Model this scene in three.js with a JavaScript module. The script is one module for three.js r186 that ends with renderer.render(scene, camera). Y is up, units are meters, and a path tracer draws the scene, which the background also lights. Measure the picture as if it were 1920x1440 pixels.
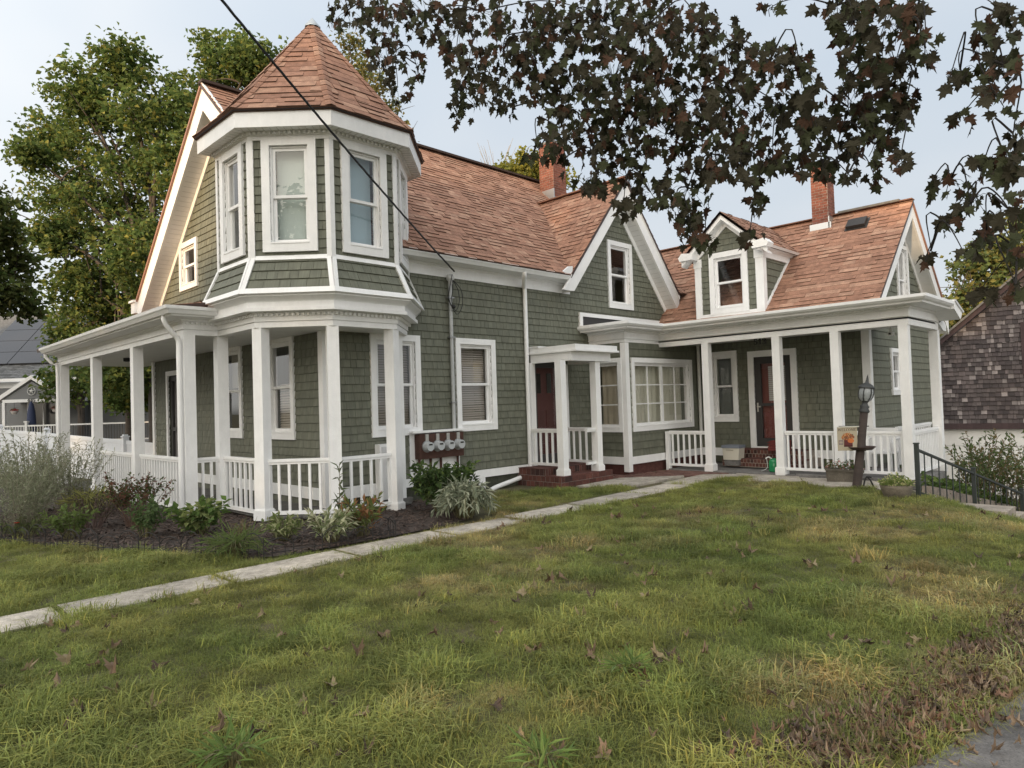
import * as THREE from 'three';
import { mergeGeometries } from 'three/addons/utils/BufferGeometryUtils.js';
import { FontLoader } from 'three/addons/loaders/FontLoader.js';
import { TextGeometry } from 'three/addons/geometries/TextGeometry.js';

// ---------- camera, sky, sun, exposure ----------
const scene = new THREE.Scene();
const CAM = new THREE.Vector3(-5.415, 1.372, 9.413);
const FWD = new THREE.Vector3(0.70681, 0.02734, -0.70688), RGT = new THREE.Vector3(0.7074, -0.03207, 0.70609), UPV = new THREE.Vector3(0.00337, 0.99911, 0.04201);
const camera = new THREE.PerspectiveCamera(58.02, 4 / 3, 0.05, 2000);
camera.position.copy(CAM); camera.up.copy(UPV); camera.lookAt(CAM.clone().add(FWD));
const SUN = new THREE.Vector3(-0.95, 0.2, 0.2).normalize();
const SKY_GAIN = 0.74;
function skyTexture() {
  const w = 512, h = 256, d = new Float32Array(w * h * 4), dir = new THREE.Vector3();
  const hash = (x, y, z) => { const s = Math.sin(x * 127.1 + y * 311.7 + z * 74.7) * 43758.5453; return s - Math.floor(s); };
  const sm = (t) => t * t * (3 - 2 * t);
  const vn = (x, y, z) => {
    const xi = Math.floor(x), yi = Math.floor(y), zi = Math.floor(z), a = sm(x - xi), b = sm(y - yi), c = sm(z - zi);
    const L = (p, q, t) => p + (q - p) * t;
    return L(L(L(hash(xi, yi, zi), hash(xi + 1, yi, zi), a), L(hash(xi, yi + 1, zi), hash(xi + 1, yi + 1, zi), a), b), L(L(hash(xi, yi, zi + 1), hash(xi + 1, yi, zi + 1), a), L(hash(xi, yi + 1, zi + 1), hash(xi + 1, yi + 1, zi + 1), a), b), c);
  };
  for (let j = 0; j < h; j++) for (let i = 0; i < w; i++) {
    const th = ((j + 0.5) / h - 0.5) * Math.PI, ph = ((i + 0.5) / w - 0.5) * 2 * Math.PI;
    dir.set(Math.cos(ph) * Math.cos(th), Math.sin(th), Math.sin(ph) * Math.cos(th));
    const e = Math.max(0, dir.y), t = Math.pow(1 - e, 2.2), cs = Math.max(-1, Math.min(1, dir.dot(SUN)));
    const glow = Math.pow(0.5 + 0.5 * cs, 2.4), core = Math.pow(Math.max(0, cs), 10);
    const cl = 0.5 * vn(dir.x * 3 / (e + 0.25), dir.y * 2, dir.z * 3 / (e + 0.25)) + 0.3 * vn(dir.x * 7 / (e + 0.25), 5, dir.z * 7 / (e + 0.25)) + 0.2 * vn(dir.x * 15 / (e + 0.25), 9, dir.z * 15 / (e + 0.25));
    const veil = 0.35 * Math.min(1, Math.max(0, (cl - 0.35) * 2));
    let c = [0.57 + 0.26 * t, 0.69 + 0.18 * t, 0.84 + 0.05 * t];
    c = [c[0] + (0.90 - c[0]) * veil, c[1] + (0.92 - c[1]) * veil, c[2] + (0.95 - c[2]) * veil];
    c = [c[0] + glow * 2.6 + core * 1.3, c[1] + glow * 2.4 + core * 0.95, c[2] + glow * 2.08 + core * 0.5];
    if (dir.y < 0) { const k = Math.min(1, -dir.y * 8); c = c.map((v, q) => v * (1 - k) + [0.12, 0.12, 0.09][q] * k); }
    const o = (j * w + i) * 4; d[o] = c[0] * SKY_GAIN; d[o + 1] = c[1] * SKY_GAIN; d[o + 2] = c[2] * SKY_GAIN; d[o + 3] = 1;
  }
  const t = new THREE.DataTexture(d, w, h, THREE.RGBAFormat, THREE.FloatType);
  t.mapping = THREE.EquirectangularReflectionMapping; t.magFilter = THREE.LinearFilter; t.minFilter = THREE.LinearFilter; t.colorSpace = THREE.LinearSRGBColorSpace; t.needsUpdate = true;
  return t;
}
const SKY = skyTexture(); scene.background = SKY; scene.environment = SKY;
const sun = new THREE.DirectionalLight(new THREE.Color(1.0, 0.68, 0.36), 3.6);
sun.position.copy(SUN).multiplyScalar(120); sun.castShadow = true; sun.shadow.radius = 2.5;
sun.shadow.mapSize.set(4096, 4096); Object.assign(sun.shadow.camera, { left: -50, right: 50, top: 50, bottom: -50, near: 1, far: 260 });
scene.add(sun, sun.target);
const renderer = new THREE.WebGLRenderer({ antialias: true });
renderer.toneMapping = THREE.LinearToneMapping; renderer.toneMappingExposure = 1.25; renderer.shadowMap.enabled = true;

// ---------- helpers ----------
const V = (x, y, z) => new THREE.Vector3(x, y, z);
function rng(seed) { let a = seed | 0; return () => { a = (a + 0x6d2b79f5) | 0; let t = Math.imul(a ^ (a >>> 15), 1 | a); t = (t + Math.imul(t ^ (t >>> 7), 61 | t)) ^ t; return ((t ^ (t >>> 14)) >>> 0) / 4294967296; }; }
const FPX = 1298.5;
const D = (u, v, d) => CAM.clone().addScaledVector(FWD, d).addScaledVector(RGT, (u - 960) / FPX * d).addScaledVector(UPV, (720 - v) / FPX * d);
const depthOf = (p) => p.clone().sub(CAM).dot(FWD);
function pixel(p) { const q = p.clone().sub(CAM), d = q.dot(FWD); return [960 + FPX * q.dot(RGT) / d, 720 - FPX * q.dot(UPV) / d, d]; }
const lerp = (a, b, t) => a + (b - a) * t, clamp = (x, a = 0, b = 1) => Math.max(a, Math.min(b, x));
const sstep = (a, b, x) => { const t = clamp((x - a) / (b - a)); return t * t * (3 - 2 * t); };
function hash2(x, y) { const s = Math.sin(x * 127.1 + y * 311.7) * 43758.5453; return s - Math.floor(s); }
function vnoise(x, y) { const xi = Math.floor(x), yi = Math.floor(y), a = sstep(0, 1, x - xi), b = sstep(0, 1, y - yi); return lerp(lerp(hash2(xi, yi), hash2(xi + 1, yi), a), lerp(hash2(xi, yi + 1), hash2(xi + 1, yi + 1), a), b); }
const fbm = (x, y) => 0.5 * vnoise(x, y) + 0.27 * vnoise(x * 2.1 + 7, y * 2.1 + 3) + 0.15 * vnoise(x * 4.3 + 1, y * 4.3 + 9) + 0.08 * vnoise(x * 9 + 4, y * 9);
const taken = {};
const numbered = (n) => { const k = (taken[n] = (taken[n] ?? -1) + 1); return k ? n + '_' + String(k).padStart(3, '0') : n; };
function tag(o, label, category, group, kind) { o.userData.label = label; o.userData.category = category; if (group) o.userData.group = group; if (kind) o.userData.kind = kind; return o; }
function thing(name, label, category, group) { const g = new THREE.Group(); g.name = numbered(name); scene.add(g); return tag(g, label, category, group); }
function place(g, x, y, z) { const b = V(x, y, z); for (const c of g.children) c.position.sub(b); g.position.copy(b); return g; }
function mesh(name, geo, mat, parent) { const m = new THREE.Mesh(geo, mat); m.name = parent === scene ? numbered(name) : name; m.castShadow = m.receiveShadow = true; parent.add(m); return m; }
function grp(name, parent) { const g = new THREE.Group(); g.name = name; parent.add(g); return g; }
function struct(o) { o.userData.kind = 'structure'; return o; }
function stuff(o) { o.userData.kind = 'stuff'; return o; }
function frame(o, u, v) { const U = u.clone().normalize(), W = v.clone().normalize(), N = U.clone().cross(W).normalize(); return { o: o.clone(), u: U, v: W, n: N }; }
const at = (F, u, v, n) => F.o.clone().addScaledVector(F.u, u).addScaledVector(F.v, v).addScaledVector(F.n, n);
const WF = frame(V(0, 0, 0), V(1, 0, 0), V(0, 1, 0));                 // world axes as a frame: u = x, v = y, n = z
const NX = (x) => frame(V(x, 0, 0), V(0, 0, 1), V(0, 1, 0));          // faces -x, u = z
const PZ = (z) => frame(V(0, 0, z), V(1, 0, 0), V(0, 1, 0));          // faces +z, u = x
const PX = (x) => frame(V(x, 0, 0), V(0, 0, -1), V(0, 1, 0));         // faces +x, u = -z
const NZ = (z) => frame(V(0, 0, z), V(-1, 0, 0), V(0, 1, 0));         // faces -z, u = -x

class GB {   // collects triangles with uv in metres and linear vertex colours
  constructor() { this.p = []; this.t = []; this.c = []; }
  tri(a, b, c, col, ua, ub, uc) {
    this.p.push(a.x, a.y, a.z, b.x, b.y, b.z, c.x, c.y, c.z); this.t.push(...ua, ...ub, ...uc);
    for (let i = 0; i < 3; i++) this.c.push(col[0], col[1], col[2]);
  }
  poly(pts, col, off = 0) {
    const e1 = pts[1].clone().sub(pts[0]).normalize(), nn = e1.clone().cross(pts[2].clone().sub(pts[0])).normalize(), e2 = nn.clone().cross(e1);
    const uv = pts.map((q) => { const r = q.clone().sub(pts[0]); return [r.dot(e1) + off, r.dot(e2) + off * 0.7]; });
    for (let i = 1; i < pts.length - 1; i++) this.tri(pts[0], pts[i], pts[i + 1], col, uv[0], uv[i], uv[i + 1]);
    return this;
  }
  box(F, u0, u1, v0, v1, n0, n1, col = [0.8, 0.8, 0.79]) {
    const P = (a, b, c) => at(F, a, b, c), o = (u0 * 1.7 + v0 * 3.1 + n0 * 2.3) % 7;
    this.poly([P(u0, v0, n1), P(u1, v0, n1), P(u1, v1, n1), P(u0, v1, n1)], col, o);
    this.poly([P(u1, v0, n0), P(u0, v0, n0), P(u0, v1, n0), P(u1, v1, n0)], col, o);
    this.poly([P(u0, v0, n0), P(u0, v0, n1), P(u0, v1, n1), P(u0, v1, n0)], col, o);
    this.poly([P(u1, v0, n1), P(u1, v0, n0), P(u1, v1, n0), P(u1, v1, n1)], col, o);
    this.poly([P(u0, v1, n1), P(u1, v1, n1), P(u1, v1, n0), P(u0, v1, n0)], col, o);
    this.poly([P(u0, v0, n0), P(u1, v0, n0), P(u1, v0, n1), P(u0, v0, n1)], col, o);
    return this;
  }
  prism(F, pts, n0, n1, col, back = true, side = col) {   // pts counter-clockwise in (u, v); n1 a number or a function of v
    if (pts.length < 3) return this;
    const f = typeof n1 === 'function' ? n1 : () => n1, a = pts.map(([u, v]) => at(F, u, v, f(v))), b = pts.map(([u, v]) => at(F, u, v, n0));
    const off = (pts[0][0] * 1.37 + pts[0][1] * 2.11) % 5;
    const uv = pts.map(([u, v]) => [u + off, v]);
    for (let i = 1; i < pts.length - 1; i++) this.tri(a[0], a[i], a[i + 1], col, uv[0], uv[i], uv[i + 1]);
    if (back) for (let i = 1; i < pts.length - 1; i++) this.tri(b[0], b[i + 1], b[i], col, uv[0], uv[i + 1], uv[i]);
    for (let i = 0; i < pts.length; i++) { const j = (i + 1) % pts.length; this.poly([b[i], b[j], a[j], a[i]], side, off); }
    return this;
  }
  bar(a, b, w, h, col = [0.8, 0.8, 0.79], up = V(0, 1, 0)) {   // a box of section w x h from a to b
    const d = b.clone().sub(a), L = d.length(); d.normalize();
    const s = d.clone().cross(up).normalize(), t = s.clone().cross(d);
    return this.box({ o: a, u: d, v: t, n: d.clone().cross(t) }, 0, L, -h / 2, h / 2, -w / 2, w / 2, col);
  }
  geo() {
    const g = new THREE.BufferGeometry();
    g.setAttribute('position', new THREE.Float32BufferAttribute(this.p, 3)); g.setAttribute('uv', new THREE.Float32BufferAttribute(this.t, 2)); g.setAttribute('color', new THREE.Float32BufferAttribute(this.c, 3));
    g.computeVertexNormals(); return g;
  }
  build(name, mat, parent) { return mesh(name, this.geo(), mat, parent); }
}
function paint(g, col) { const n = g.attributes.position.count, a = new Float32Array(n * 3); for (let i = 0; i < n; i++) a.set(col, i * 3); g.setAttribute('color', new THREE.BufferAttribute(a, 3)); return g; }
function tube(pts, r, col, seg = 6, n = 0) {
  const c = new THREE.CatmullRomCurve3(pts, false, 'catmullrom', 0.4);
  return paint(new THREE.TubeGeometry(c, n || Math.max(2, (pts.length - 1) * 4), r, seg, false), col).toNonIndexed();
}
function taper(pts, r0, r1, col, seg = 6) {   // a tapering tube
  const c = new THREE.CatmullRomCurve3(pts), n = Math.max(3, (pts.length - 1) * 4), g = new THREE.TubeGeometry(c, n, 1, seg, false), p = g.attributes.position, q = new THREE.Vector3();
  for (let i = 0; i <= n; i++) { const ctr = c.getPointAt(i / n), r = lerp(r0, r1, i / n); for (let j = 0; j <= seg; j++) { const k = i * (seg + 1) + j; q.fromBufferAttribute(p, k).sub(ctr).multiplyScalar(r).add(ctr); p.setXYZ(k, q.x, q.y, q.z); } }
  g.computeVertexNormals(); return paint(g, col).toNonIndexed();
}
function lathe(prof, col, seg = 20) { return paint(new THREE.LatheGeometry(prof.map(([r, y]) => new THREE.Vector2(r, y)), seg), col).toNonIndexed(); }
const moved = (g, x, y, z) => g.translate(x, y, z);
const join = (list) => mergeGeometries(list.map((g) => { const q = g.index ? g.toNonIndexed() : g; for (const k of Object.keys(q.attributes)) if (!['position', 'normal', 'uv', 'color'].includes(k)) q.deleteAttribute(k); return q; }));

// convex clipping in (u, v)
function clipHalf(pts, a, b) {
  const out = [], s = (p) => (b[0] - a[0]) * (p[1] - a[1]) - (b[1] - a[1]) * (p[0] - a[0]);
  for (let i = 0; i < pts.length; i++) {
    const p = pts[i], q = pts[(i + 1) % pts.length], sp = s(p), sq = s(q);
    if (sp >= 0) out.push(p);
    if ((sp > 0 && sq < 0) || (sp < 0 && sq > 0)) { const t = sp / (sp - sq); out.push([lerp(p[0], q[0], t), lerp(p[1], q[1], t)]); }
  }
  return out;
}
function clipConvex(pts, poly) { for (let i = 0; i < poly.length && pts.length > 2; i++) pts = clipHalf(pts, poly[i], poly[(i + 1) % poly.length]); return pts; }
const area2 = (p) => { let s = 0; for (let i = 0; i < p.length; i++) { const a = p[i], b = p[(i + 1) % p.length]; s += a[0] * b[1] - a[1] * b[0]; } return s / 2; };
function minusRects(r, holes) {
  let list = [r];
  for (const h of holes) {
    const nx = [];
    for (const [a, b, c, d] of list) {
      if (b <= h[0] || a >= h[1] || d <= h[2] || c >= h[3]) { nx.push([a, b, c, d]); continue; }
      if (a < h[0]) nx.push([a, h[0], c, d]);
      if (b > h[1]) nx.push([h[1], b, c, d]);
      const x0 = Math.max(a, h[0]), x1 = Math.min(b, h[1]);
      if (c < h[2]) nx.push([x0, x1, c, h[2]]);
      if (d > h[3]) nx.push([x0, x1, h[3], d]);
    }
    list = nx;
  }
  return list;
}
// courses of shingles on a convex outline; pieces are collected and built later
function courses(F, poly, holes, o, parent, out) {
  const R = rng(o.seed), us = poly.map((p) => p[0]), vs = poly.map((p) => p[1]), u0 = Math.min(...us), u1 = Math.max(...us), v0 = Math.min(...vs), v1 = Math.max(...vs);
  for (let v = v0 - (o.phase || 0), k = 0; v < v1; v += o.exp, k++) {
    let u = u0 - R() * o.w1;
    while (u < u1) {
      const w = lerp(o.w0, o.w1, Math.pow(R(), o.pw || 1)), col = o.col(R), drop = o.jit ? (R() - 0.5) * o.jit : 0;
      for (const [a, b, c, d] of minusRects([u + o.gap / 2, u + w - o.gap / 2, v + drop + (o.vg || 0), v + o.exp + (o.vg ? 0 : 0.004)], holes)) {
        if (b - a < 0.008 || d - c < 0.008) continue;
        const q = clipConvex([[a, c], [b, c], [b, d], [a, d]], poly);
        if (q.length > 2 && area2(q) > 2e-4) out.push({ F, q, v, exp: o.exp, t0: o.t0, t1: o.tabs && R() < 0.45 ? o.t1 * 0.35 : o.t1 * (0.85 + 0.3 * R()), col, parent, side: o.side });
      }
      u += w;
    }
  }
}
const pieceGB = (g, s) => g.prism(s.F, s.q, 0, (v) => lerp(s.t1, s.t0, clamp((v - s.v) / s.exp)), s.col, false, s.side || s.col);
function showSize(s) {
  let cu = 0, cv = 0; for (const [a, b] of s.q) { cu += a; cv += b; } cu /= s.q.length; cv /= s.q.length;
  const p = at(s.F, cu, cv, 0), w = CAM.clone().sub(p), d = w.length(), f = w.dot(s.F.n) / d;
  if (f <= 0) return 0;
  const [x, y, z] = pixel(p); if (z < 0 || x < 0 || x > 1920 || y < 0 || y > 1440) return 0;
  return area2(s.q) * f / (d * d);
}
function buildPieces(out, name, bulk, mat, root, most = 300) {   // the largest in view one by one, the rest as one part
  const list = out.map((s) => [showSize(s), s]).sort((a, b) => b[0] - a[0]);
  const rest = new GB();
  list.forEach(([a, s], i) => { if (i < most && a > 0) pieceGB(new GB(), s).build(name, mat, s.parent || root); else pieceGB(rest, s); });
  if (rest.p.length) stuff(rest.build(bulk, mat, root));
}
function molding(path, prof, col = [0.8, 0.8, 0.79], g = new GB(), closedEnds = true) {   // path [[x, z]...], outward on its left-hand normal (-dz, dx)
  const nrm = []; for (let i = 0; i < path.length - 1; i++) { const dx = path[i + 1][0] - path[i][0], dz = path[i + 1][1] - path[i][1], L = Math.hypot(dx, dz); nrm.push([-dz / L, dx / L]); }
  const mit = path.map((_, i) => { if (!i) return nrm[0]; if (i === path.length - 1) return nrm[i - 1]; const a = nrm[i - 1], b = nrm[i], k = 1 + a[0] * b[0] + a[1] * b[1]; return [(a[0] + b[0]) / k, (a[1] + b[1]) / k]; });
  const pt = (i, [o, y]) => V(path[i][0] + mit[i][0] * o, y, path[i][1] + mit[i][1] * o);
  for (let i = 0; i < path.length - 1; i++) for (let j = 0; j < prof.length - 1; j++) g.poly([pt(i, prof[j]), pt(i + 1, prof[j]), pt(i + 1, prof[j + 1]), pt(i, prof[j + 1])], col, i * 1.3 + j * 0.7);
  if (closedEnds) { g.poly(prof.map((q) => pt(0, q)).reverse(), col); g.poly(prof.map((q) => pt(path.length - 1, q)), col); }
  return g;
}

// ---------- textures and materials ----------
function noiseTex(size, f, seed) {
  const d = new Uint8Array(size * size * 4), R = rng(seed), f0 = f(R, size);
  for (let j = 0; j < size; j++) for (let i = 0; i < size; i++) { const v = f0(i / size, j / size), o = (j * size + i) * 4, c = typeof v === 'number' ? [v, v, v] : v; for (let k = 0; k < 3; k++) d[o + k] = Math.round(255 * clamp(c[k])); d[o + 3] = 255; }
  const t = new THREE.DataTexture(d, size, size); t.wrapS = t.wrapT = THREE.RepeatWrapping; t.magFilter = THREE.LinearFilter; t.minFilter = THREE.LinearMipmapLinearFilter; t.generateMipmaps = true; t.colorSpace = THREE.SRGBColorSpace; t.needsUpdate = true;
  return t;
}
function tileNoise(R, nx, ny) {
  const g = Array.from({ length: nx * ny }, () => R()), G = (i, j) => g[((j % ny) + ny) % ny * nx + ((i % nx) + nx) % nx];
  return (x, y) => { const a = x * nx, b = y * ny, i = Math.floor(a), j = Math.floor(b), s = sstep(0, 1, a - i), t = sstep(0, 1, b - j); return lerp(lerp(G(i, j), G(i + 1, j), s), lerp(G(i, j + 1), G(i + 1, j + 1), s), t); };
}
const rep = (t, x, y, data) => { const c = t.clone(); c.repeat.set(x, y); if (data) c.colorSpace = THREE.NoColorSpace; c.needsUpdate = true; return c; };
const TX = {
  grain: noiseTex(512, (R) => { const a = tileNoise(R, 180, 5), b = tileNoise(R, 60, 3), c = tileNoise(R, 9, 7); return (x, y) => 0.84 + 0.09 * (a(x, y) - 0.5) + 0.08 * (b(x, y) - 0.5) + 0.12 * (c(x, y) - 0.5); }, 11),
  speck: noiseTex(512, (R) => { const a = tileNoise(R, 256, 256), b = tileNoise(R, 90, 90), c = tileNoise(R, 7, 7); return (x, y) => 0.80 + 0.26 * (a(x, y) - 0.5) + 0.16 * (b(x, y) - 0.5) + 0.14 * (c(x, y) - 0.5); }, 12),
  film: noiseTex(512, (R) => { const a = tileNoise(R, 5, 5), b = tileNoise(R, 17, 13), c = tileNoise(R, 70, 24), e = tileNoise(R, 200, 200); return (x, y) => 0.97 + 0.03 * (a(x, y) - 0.5) + 0.025 * (b(x, y) - 0.5) + 0.02 * (c(x, y) - 0.5) + 0.02 * (e(x, y) - 0.5); }, 13),
  conc: noiseTex(512, (R) => { const a = tileNoise(R, 250, 250), b = tileNoise(R, 100, 100), c = tileNoise(R, 5, 5), e = tileNoise(R, 20, 20); return (x, y) => { const s = a(x, y) > 0.8 ? -0.16 : a(x, y) < 0.18 ? 0.10 : 0; return 0.80 + s + 0.12 * (b(x, y) - 0.5) + 0.16 * (c(x, y) - 0.5) + 0.14 * (e(x, y) - 0.5); }; }, 14),
};
const std = (o) => new THREE.MeshStandardMaterial({ vertexColors: true, side: THREE.DoubleSide, ...o });
const M = {
  white: std({ roughness: 0.5, map: rep(TX.film, 0.5, 0.5), bumpMap: rep(TX.film, 1.2, 1.2, true), bumpScale: 0.0006 }),
  plain: std({ roughness: 0.55 }),
  shingle: std({ roughness: 0.75, map: rep(TX.grain, 1.6, 0.9), bumpMap: rep(TX.grain, 1.6, 0.9, true), bumpScale: 0.0015 }),
  roof: std({ roughness: 0.95, map: rep(TX.speck, 2.2, 2.2), bumpMap: rep(TX.speck, 2.2, 2.2, true), bumpScale: 0.003 }),
  brick: std({ roughness: 0.9, map: rep(TX.speck, 3, 3), bumpMap: rep(TX.speck, 3, 3, true), bumpScale: 0.003 }),
  conc: std({ roughness: 0.95, map: rep(TX.conc, 1.1, 1.1), bumpMap: rep(TX.conc, 1.1, 1.1, true), bumpScale: 0.003 }),
  wood: std({ roughness: 0.8, map: rep(TX.grain, 1.2, 0.6), bumpMap: rep(TX.grain, 1.2, 0.6, true), bumpScale: 0.002 }),
  metal: std({ roughness: 0.4, metalness: 0.8 }),
  iron: std({ roughness: 0.55, metalness: 0.2 }),
  leaf: std({ roughness: 0.75 }),
  bark: std({ roughness: 0.95, map: rep(TX.grain, 3, 1), bumpMap: rep(TX.grain, 3, 1, true), bumpScale: 0.01 }),
  glass: new THREE.MeshPhysicalMaterial({ color: 0xffffff, roughness: 0.0, transmission: 1, thickness: 0, ior: 1.65, side: THREE.DoubleSide }),
  gloss: std({ roughness: 0.12 }),
};
const translucent = (t) => new THREE.MeshPhysicalMaterial({ vertexColors: true, side: THREE.DoubleSide, roughness: 1, specularIntensity: 0.3, transmission: t, thickness: 0 });
M.darkLeaf = new THREE.MeshPhysicalMaterial({ vertexColors: true, side: THREE.DoubleSide, roughness: 0.9, specularIntensity: 0.25 }); M.treeLeaf = translucent(0.45); M.grass = translucent(0.25); M.curtain = translucent(0.3);
const WHITE = [0.85, 0.85, 0.845], DKGREEN = [0.07, 0.075, 0.045];
const vary = (c, a) => (R) => { const k = 1 + (R() - 0.5) * 2 * a, h = (R() - 0.5) * a * 0.5; return [c[0] * (k + h), c[1] * k, c[2] * (k - h)]; };
const GREEN = vary([0.192, 0.2, 0.15], 0.04);
const ROOFRED = (R) => { const t = R(), k = 0.92 + 0.16 * R(), a = t < 0.2 ? [0.40, 0.205, 0.135] : t < 0.78 ? [0.465, 0.245, 0.162] : [0.56, 0.325, 0.222]; return a.map((c) => c * k); };

// ---------- terrain ----------
const GY = -0.2;
function groundY(x, z) {
  let s = (x - 5.65) * 0.565 + (z - 6.46) * 0.825;
  const drop = s <= 0 ? 0 : s < 0.6 ? s * s * 0.28 : 0.1008 + (s - 0.6) * 0.335;
  const w = sstep(3.4, 6.3, z + Math.max(0, x - 10.5) * 0.9);
  const far = Math.hypot(x - 4, z + 2);
  return GY - Math.min(1.75, drop * w) + 0.05 * (fbm(x * 0.5, z * 0.5) - 0.5) * sstep(2.6, 5, z) * (s < 0 ? 1 : 0.3) - 0.25 * sstep(14, 40, far) * (x < 8 ? 1 : 0) ;
}
// ---------- the house ----------
const house = thing('house', 'sage green shingled house with white trim, octagonal corner turret and red-brown roofs', 'house');
const WALLP = [], ROOFP = [];
let seedN = 100;
const wallOpt = (o = {}) => ({ exp: 0.13, w0: 0.085, w1: 0.21, gap: 0.005, vg: 0.006, t0: 0.003, t1: 0.019, col: GREEN, seed: seedN++, ...o });
const boardOpt = (o = {}) => wallOpt({ w0: 1.2, w1: 2.6, exp: 0.15, ...o });
const roofOpt = (o = {}) => ({ exp: 0.138, w0: 0.12, w1: 0.3, gap: 0.0015, t0: 0.003, t1: 0.019, tabs: true, side: [0.16, 0.09, 0.06], col: ROOFRED, seed: seedN++, ...o });
function sheet(name, F, poly, holes, depth, mat, col, parent) {
  const s = new THREE.Shape(poly.map(([u, v]) => new THREE.Vector2(u, v)));
  for (const h of holes) s.holes.push(new THREE.Path([[h[0], h[2]], [h[0], h[3]], [h[1], h[3]], [h[1], h[2]]].map(([u, v]) => new THREE.Vector2(u, v))));
  const g = new THREE.ExtrudeGeometry(s, { depth, bevelEnabled: false });
  g.applyMatrix4(new THREE.Matrix4().makeBasis(F.u, F.v, F.n).setPosition(at(F, 0, 0, -depth)));
  return mesh(name, paint(g, col), mat, parent);
}
const openingOf = (w) => { const t = w.tw ?? 0.105; return [w.r[0] + t, w.r[1] - t, w.r[2] + t, w.r[3] - t]; };
function wall(name, F, poly, wins, opt, depth = 0.12) {
  const holes = wins.map((w) => w.door ? w.open : openingOf(w)), m = sheet(name, F, poly, holes, depth, M.plain, DKGREEN, house);
  for (const pl of opt.parts || [poly]) courses(F, pl, holes, opt, m, WALLP);
  wins.forEach((w) => { if (!w.door) makeWindow(F, w, house); });
  return m;
}
function makeWindow(F, w, parent) {
  const [u0, u1, v0, v1] = w.r, t = w.tw ?? 0.105, [a, b, c, d] = openingOf(w), g = grp('window', parent), P = w.proud ?? 0.045;
  new GB().box(F, u0, a, v0, v1, -0.01, P, WHITE).box(F, b, u1, v0, v1, -0.01, P, WHITE).box(F, a, b, d, v1, -0.01, P - 0.002, WHITE).box(F, a, b, v0, c, -0.01, P - 0.002, WHITE)
    .box(F, a, b, c, c + 0.02, 0, P + 0.006, WHITE).build('casing', M.white, g);
  new GB().box(F, a, a + 0.025, c, d, -0.12, 0.004, WHITE).box(F, b - 0.025, b, c, d, -0.12, 0.004, WHITE).box(F, a + 0.025, b - 0.025, d - 0.025, d, -0.12, 0.003, WHITE).box(F, a + 0.025, b - 0.025, c, c + 0.03, -0.12, 0.003, WHITE).build('jamb', M.white, g);
  const x0 = a + 0.025, x1 = b - 0.025, y0 = c + 0.03, y1 = d - 0.025, ym = lerp(y0, y1, w.mid ?? 0.5), s = w.sash ?? 0.042;
  const ring = (gb, p, q, r, z, n0, n1) => gb.box(F, p, p + s, r, z, n0, n1, WHITE).box(F, q - s, q, r, z, n0, n1, WHITE).box(F, p + s, q - s, z - s, z, n0, n1 - 0.001, WHITE).box(F, p + s, q - s, r, r + s, n0, n1 - 0.001, WHITE);
  const pane = (p, q, r, z, n) => new GB().poly([at(F, p, r, n), at(F, q, r, n), at(F, q, z, n), at(F, p, z, n)], [1, 1, 1]).build('pane', M.glass, g);
  if (w.grid) {
    const [nc, nr, split] = w.grid;
    const cols = split ? [[x0, (x0 + x1) / 2], [(x0 + x1) / 2, x1]] : [[x0, x1]];
    for (const [p, q] of cols) {
      ring(new GB(), p, q, y0, y1, -0.06, -0.02).build('sash', M.white, g);
      const mg = new GB(), n = split ? nc / 2 : nc;
      for (let i = 1; i < n; i++) { const x = lerp(p + s, q - s, i / n); mg.box(F, x - 0.012, x + 0.012, y0 + s, y1 - s, -0.052, -0.024, WHITE); }
      for (let j = 1; j < nr; j++) { const y = lerp(y0 + s, y1 - s, j / nr); mg.box(F, p + s, q - s, y - 0.012, y + 0.012, -0.05, -0.026, WHITE); }
      mg.build('muntin', M.white, g);
      for (let i = 0; i < n; i++) for (let j = 0; j < nr; j++) pane(lerp(p + s, q - s, i / n), lerp(p + s, q - s, (i + 1) / n), lerp(y0 + s, y1 - s, j / nr), lerp(y0 + s, y1 - s, (j + 1) / nr), -0.04);
    }
  } else {
    ring(new GB(), x0, x1, ym - 0.015, y1, -0.05, -0.02).build('sash', M.white, g);
    ring(new GB(), x0, x1, y0, ym + 0.02, -0.085, -0.052).build('sash', M.white, g);
    pane(x0 + s, x1 - s, ym - 0.015 + s, y1 - s, -0.035); pane(x0 + s, x1 - s, y0 + s, ym + 0.02 - s, -0.068);
  }
  const R = rng(Math.round(u0 * 1000 + v0 * 77));
  if (w.blind) {   // slatted blind
    const gb = new GB(), [lo, hi] = w.blindSpan ?? [0, 1], n0 = -0.17, b0 = lerp(y0, y1, lo), b1 = lerp(y0, y1, hi);
    for (let y = b0; y < b1; y += 0.042) { const j = (R() - 0.5) * 0.004; gb.poly([at(F, x0, y + j, n0 + 0.017), at(F, x1, y + j, n0 + 0.017), at(F, x1, y + 0.034 + j, n0 - 0.012), at(F, x0, y + 0.034 + j, n0 - 0.012)], w.blind); }
    gb.build('blind', M.plain, g);
  }
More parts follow.
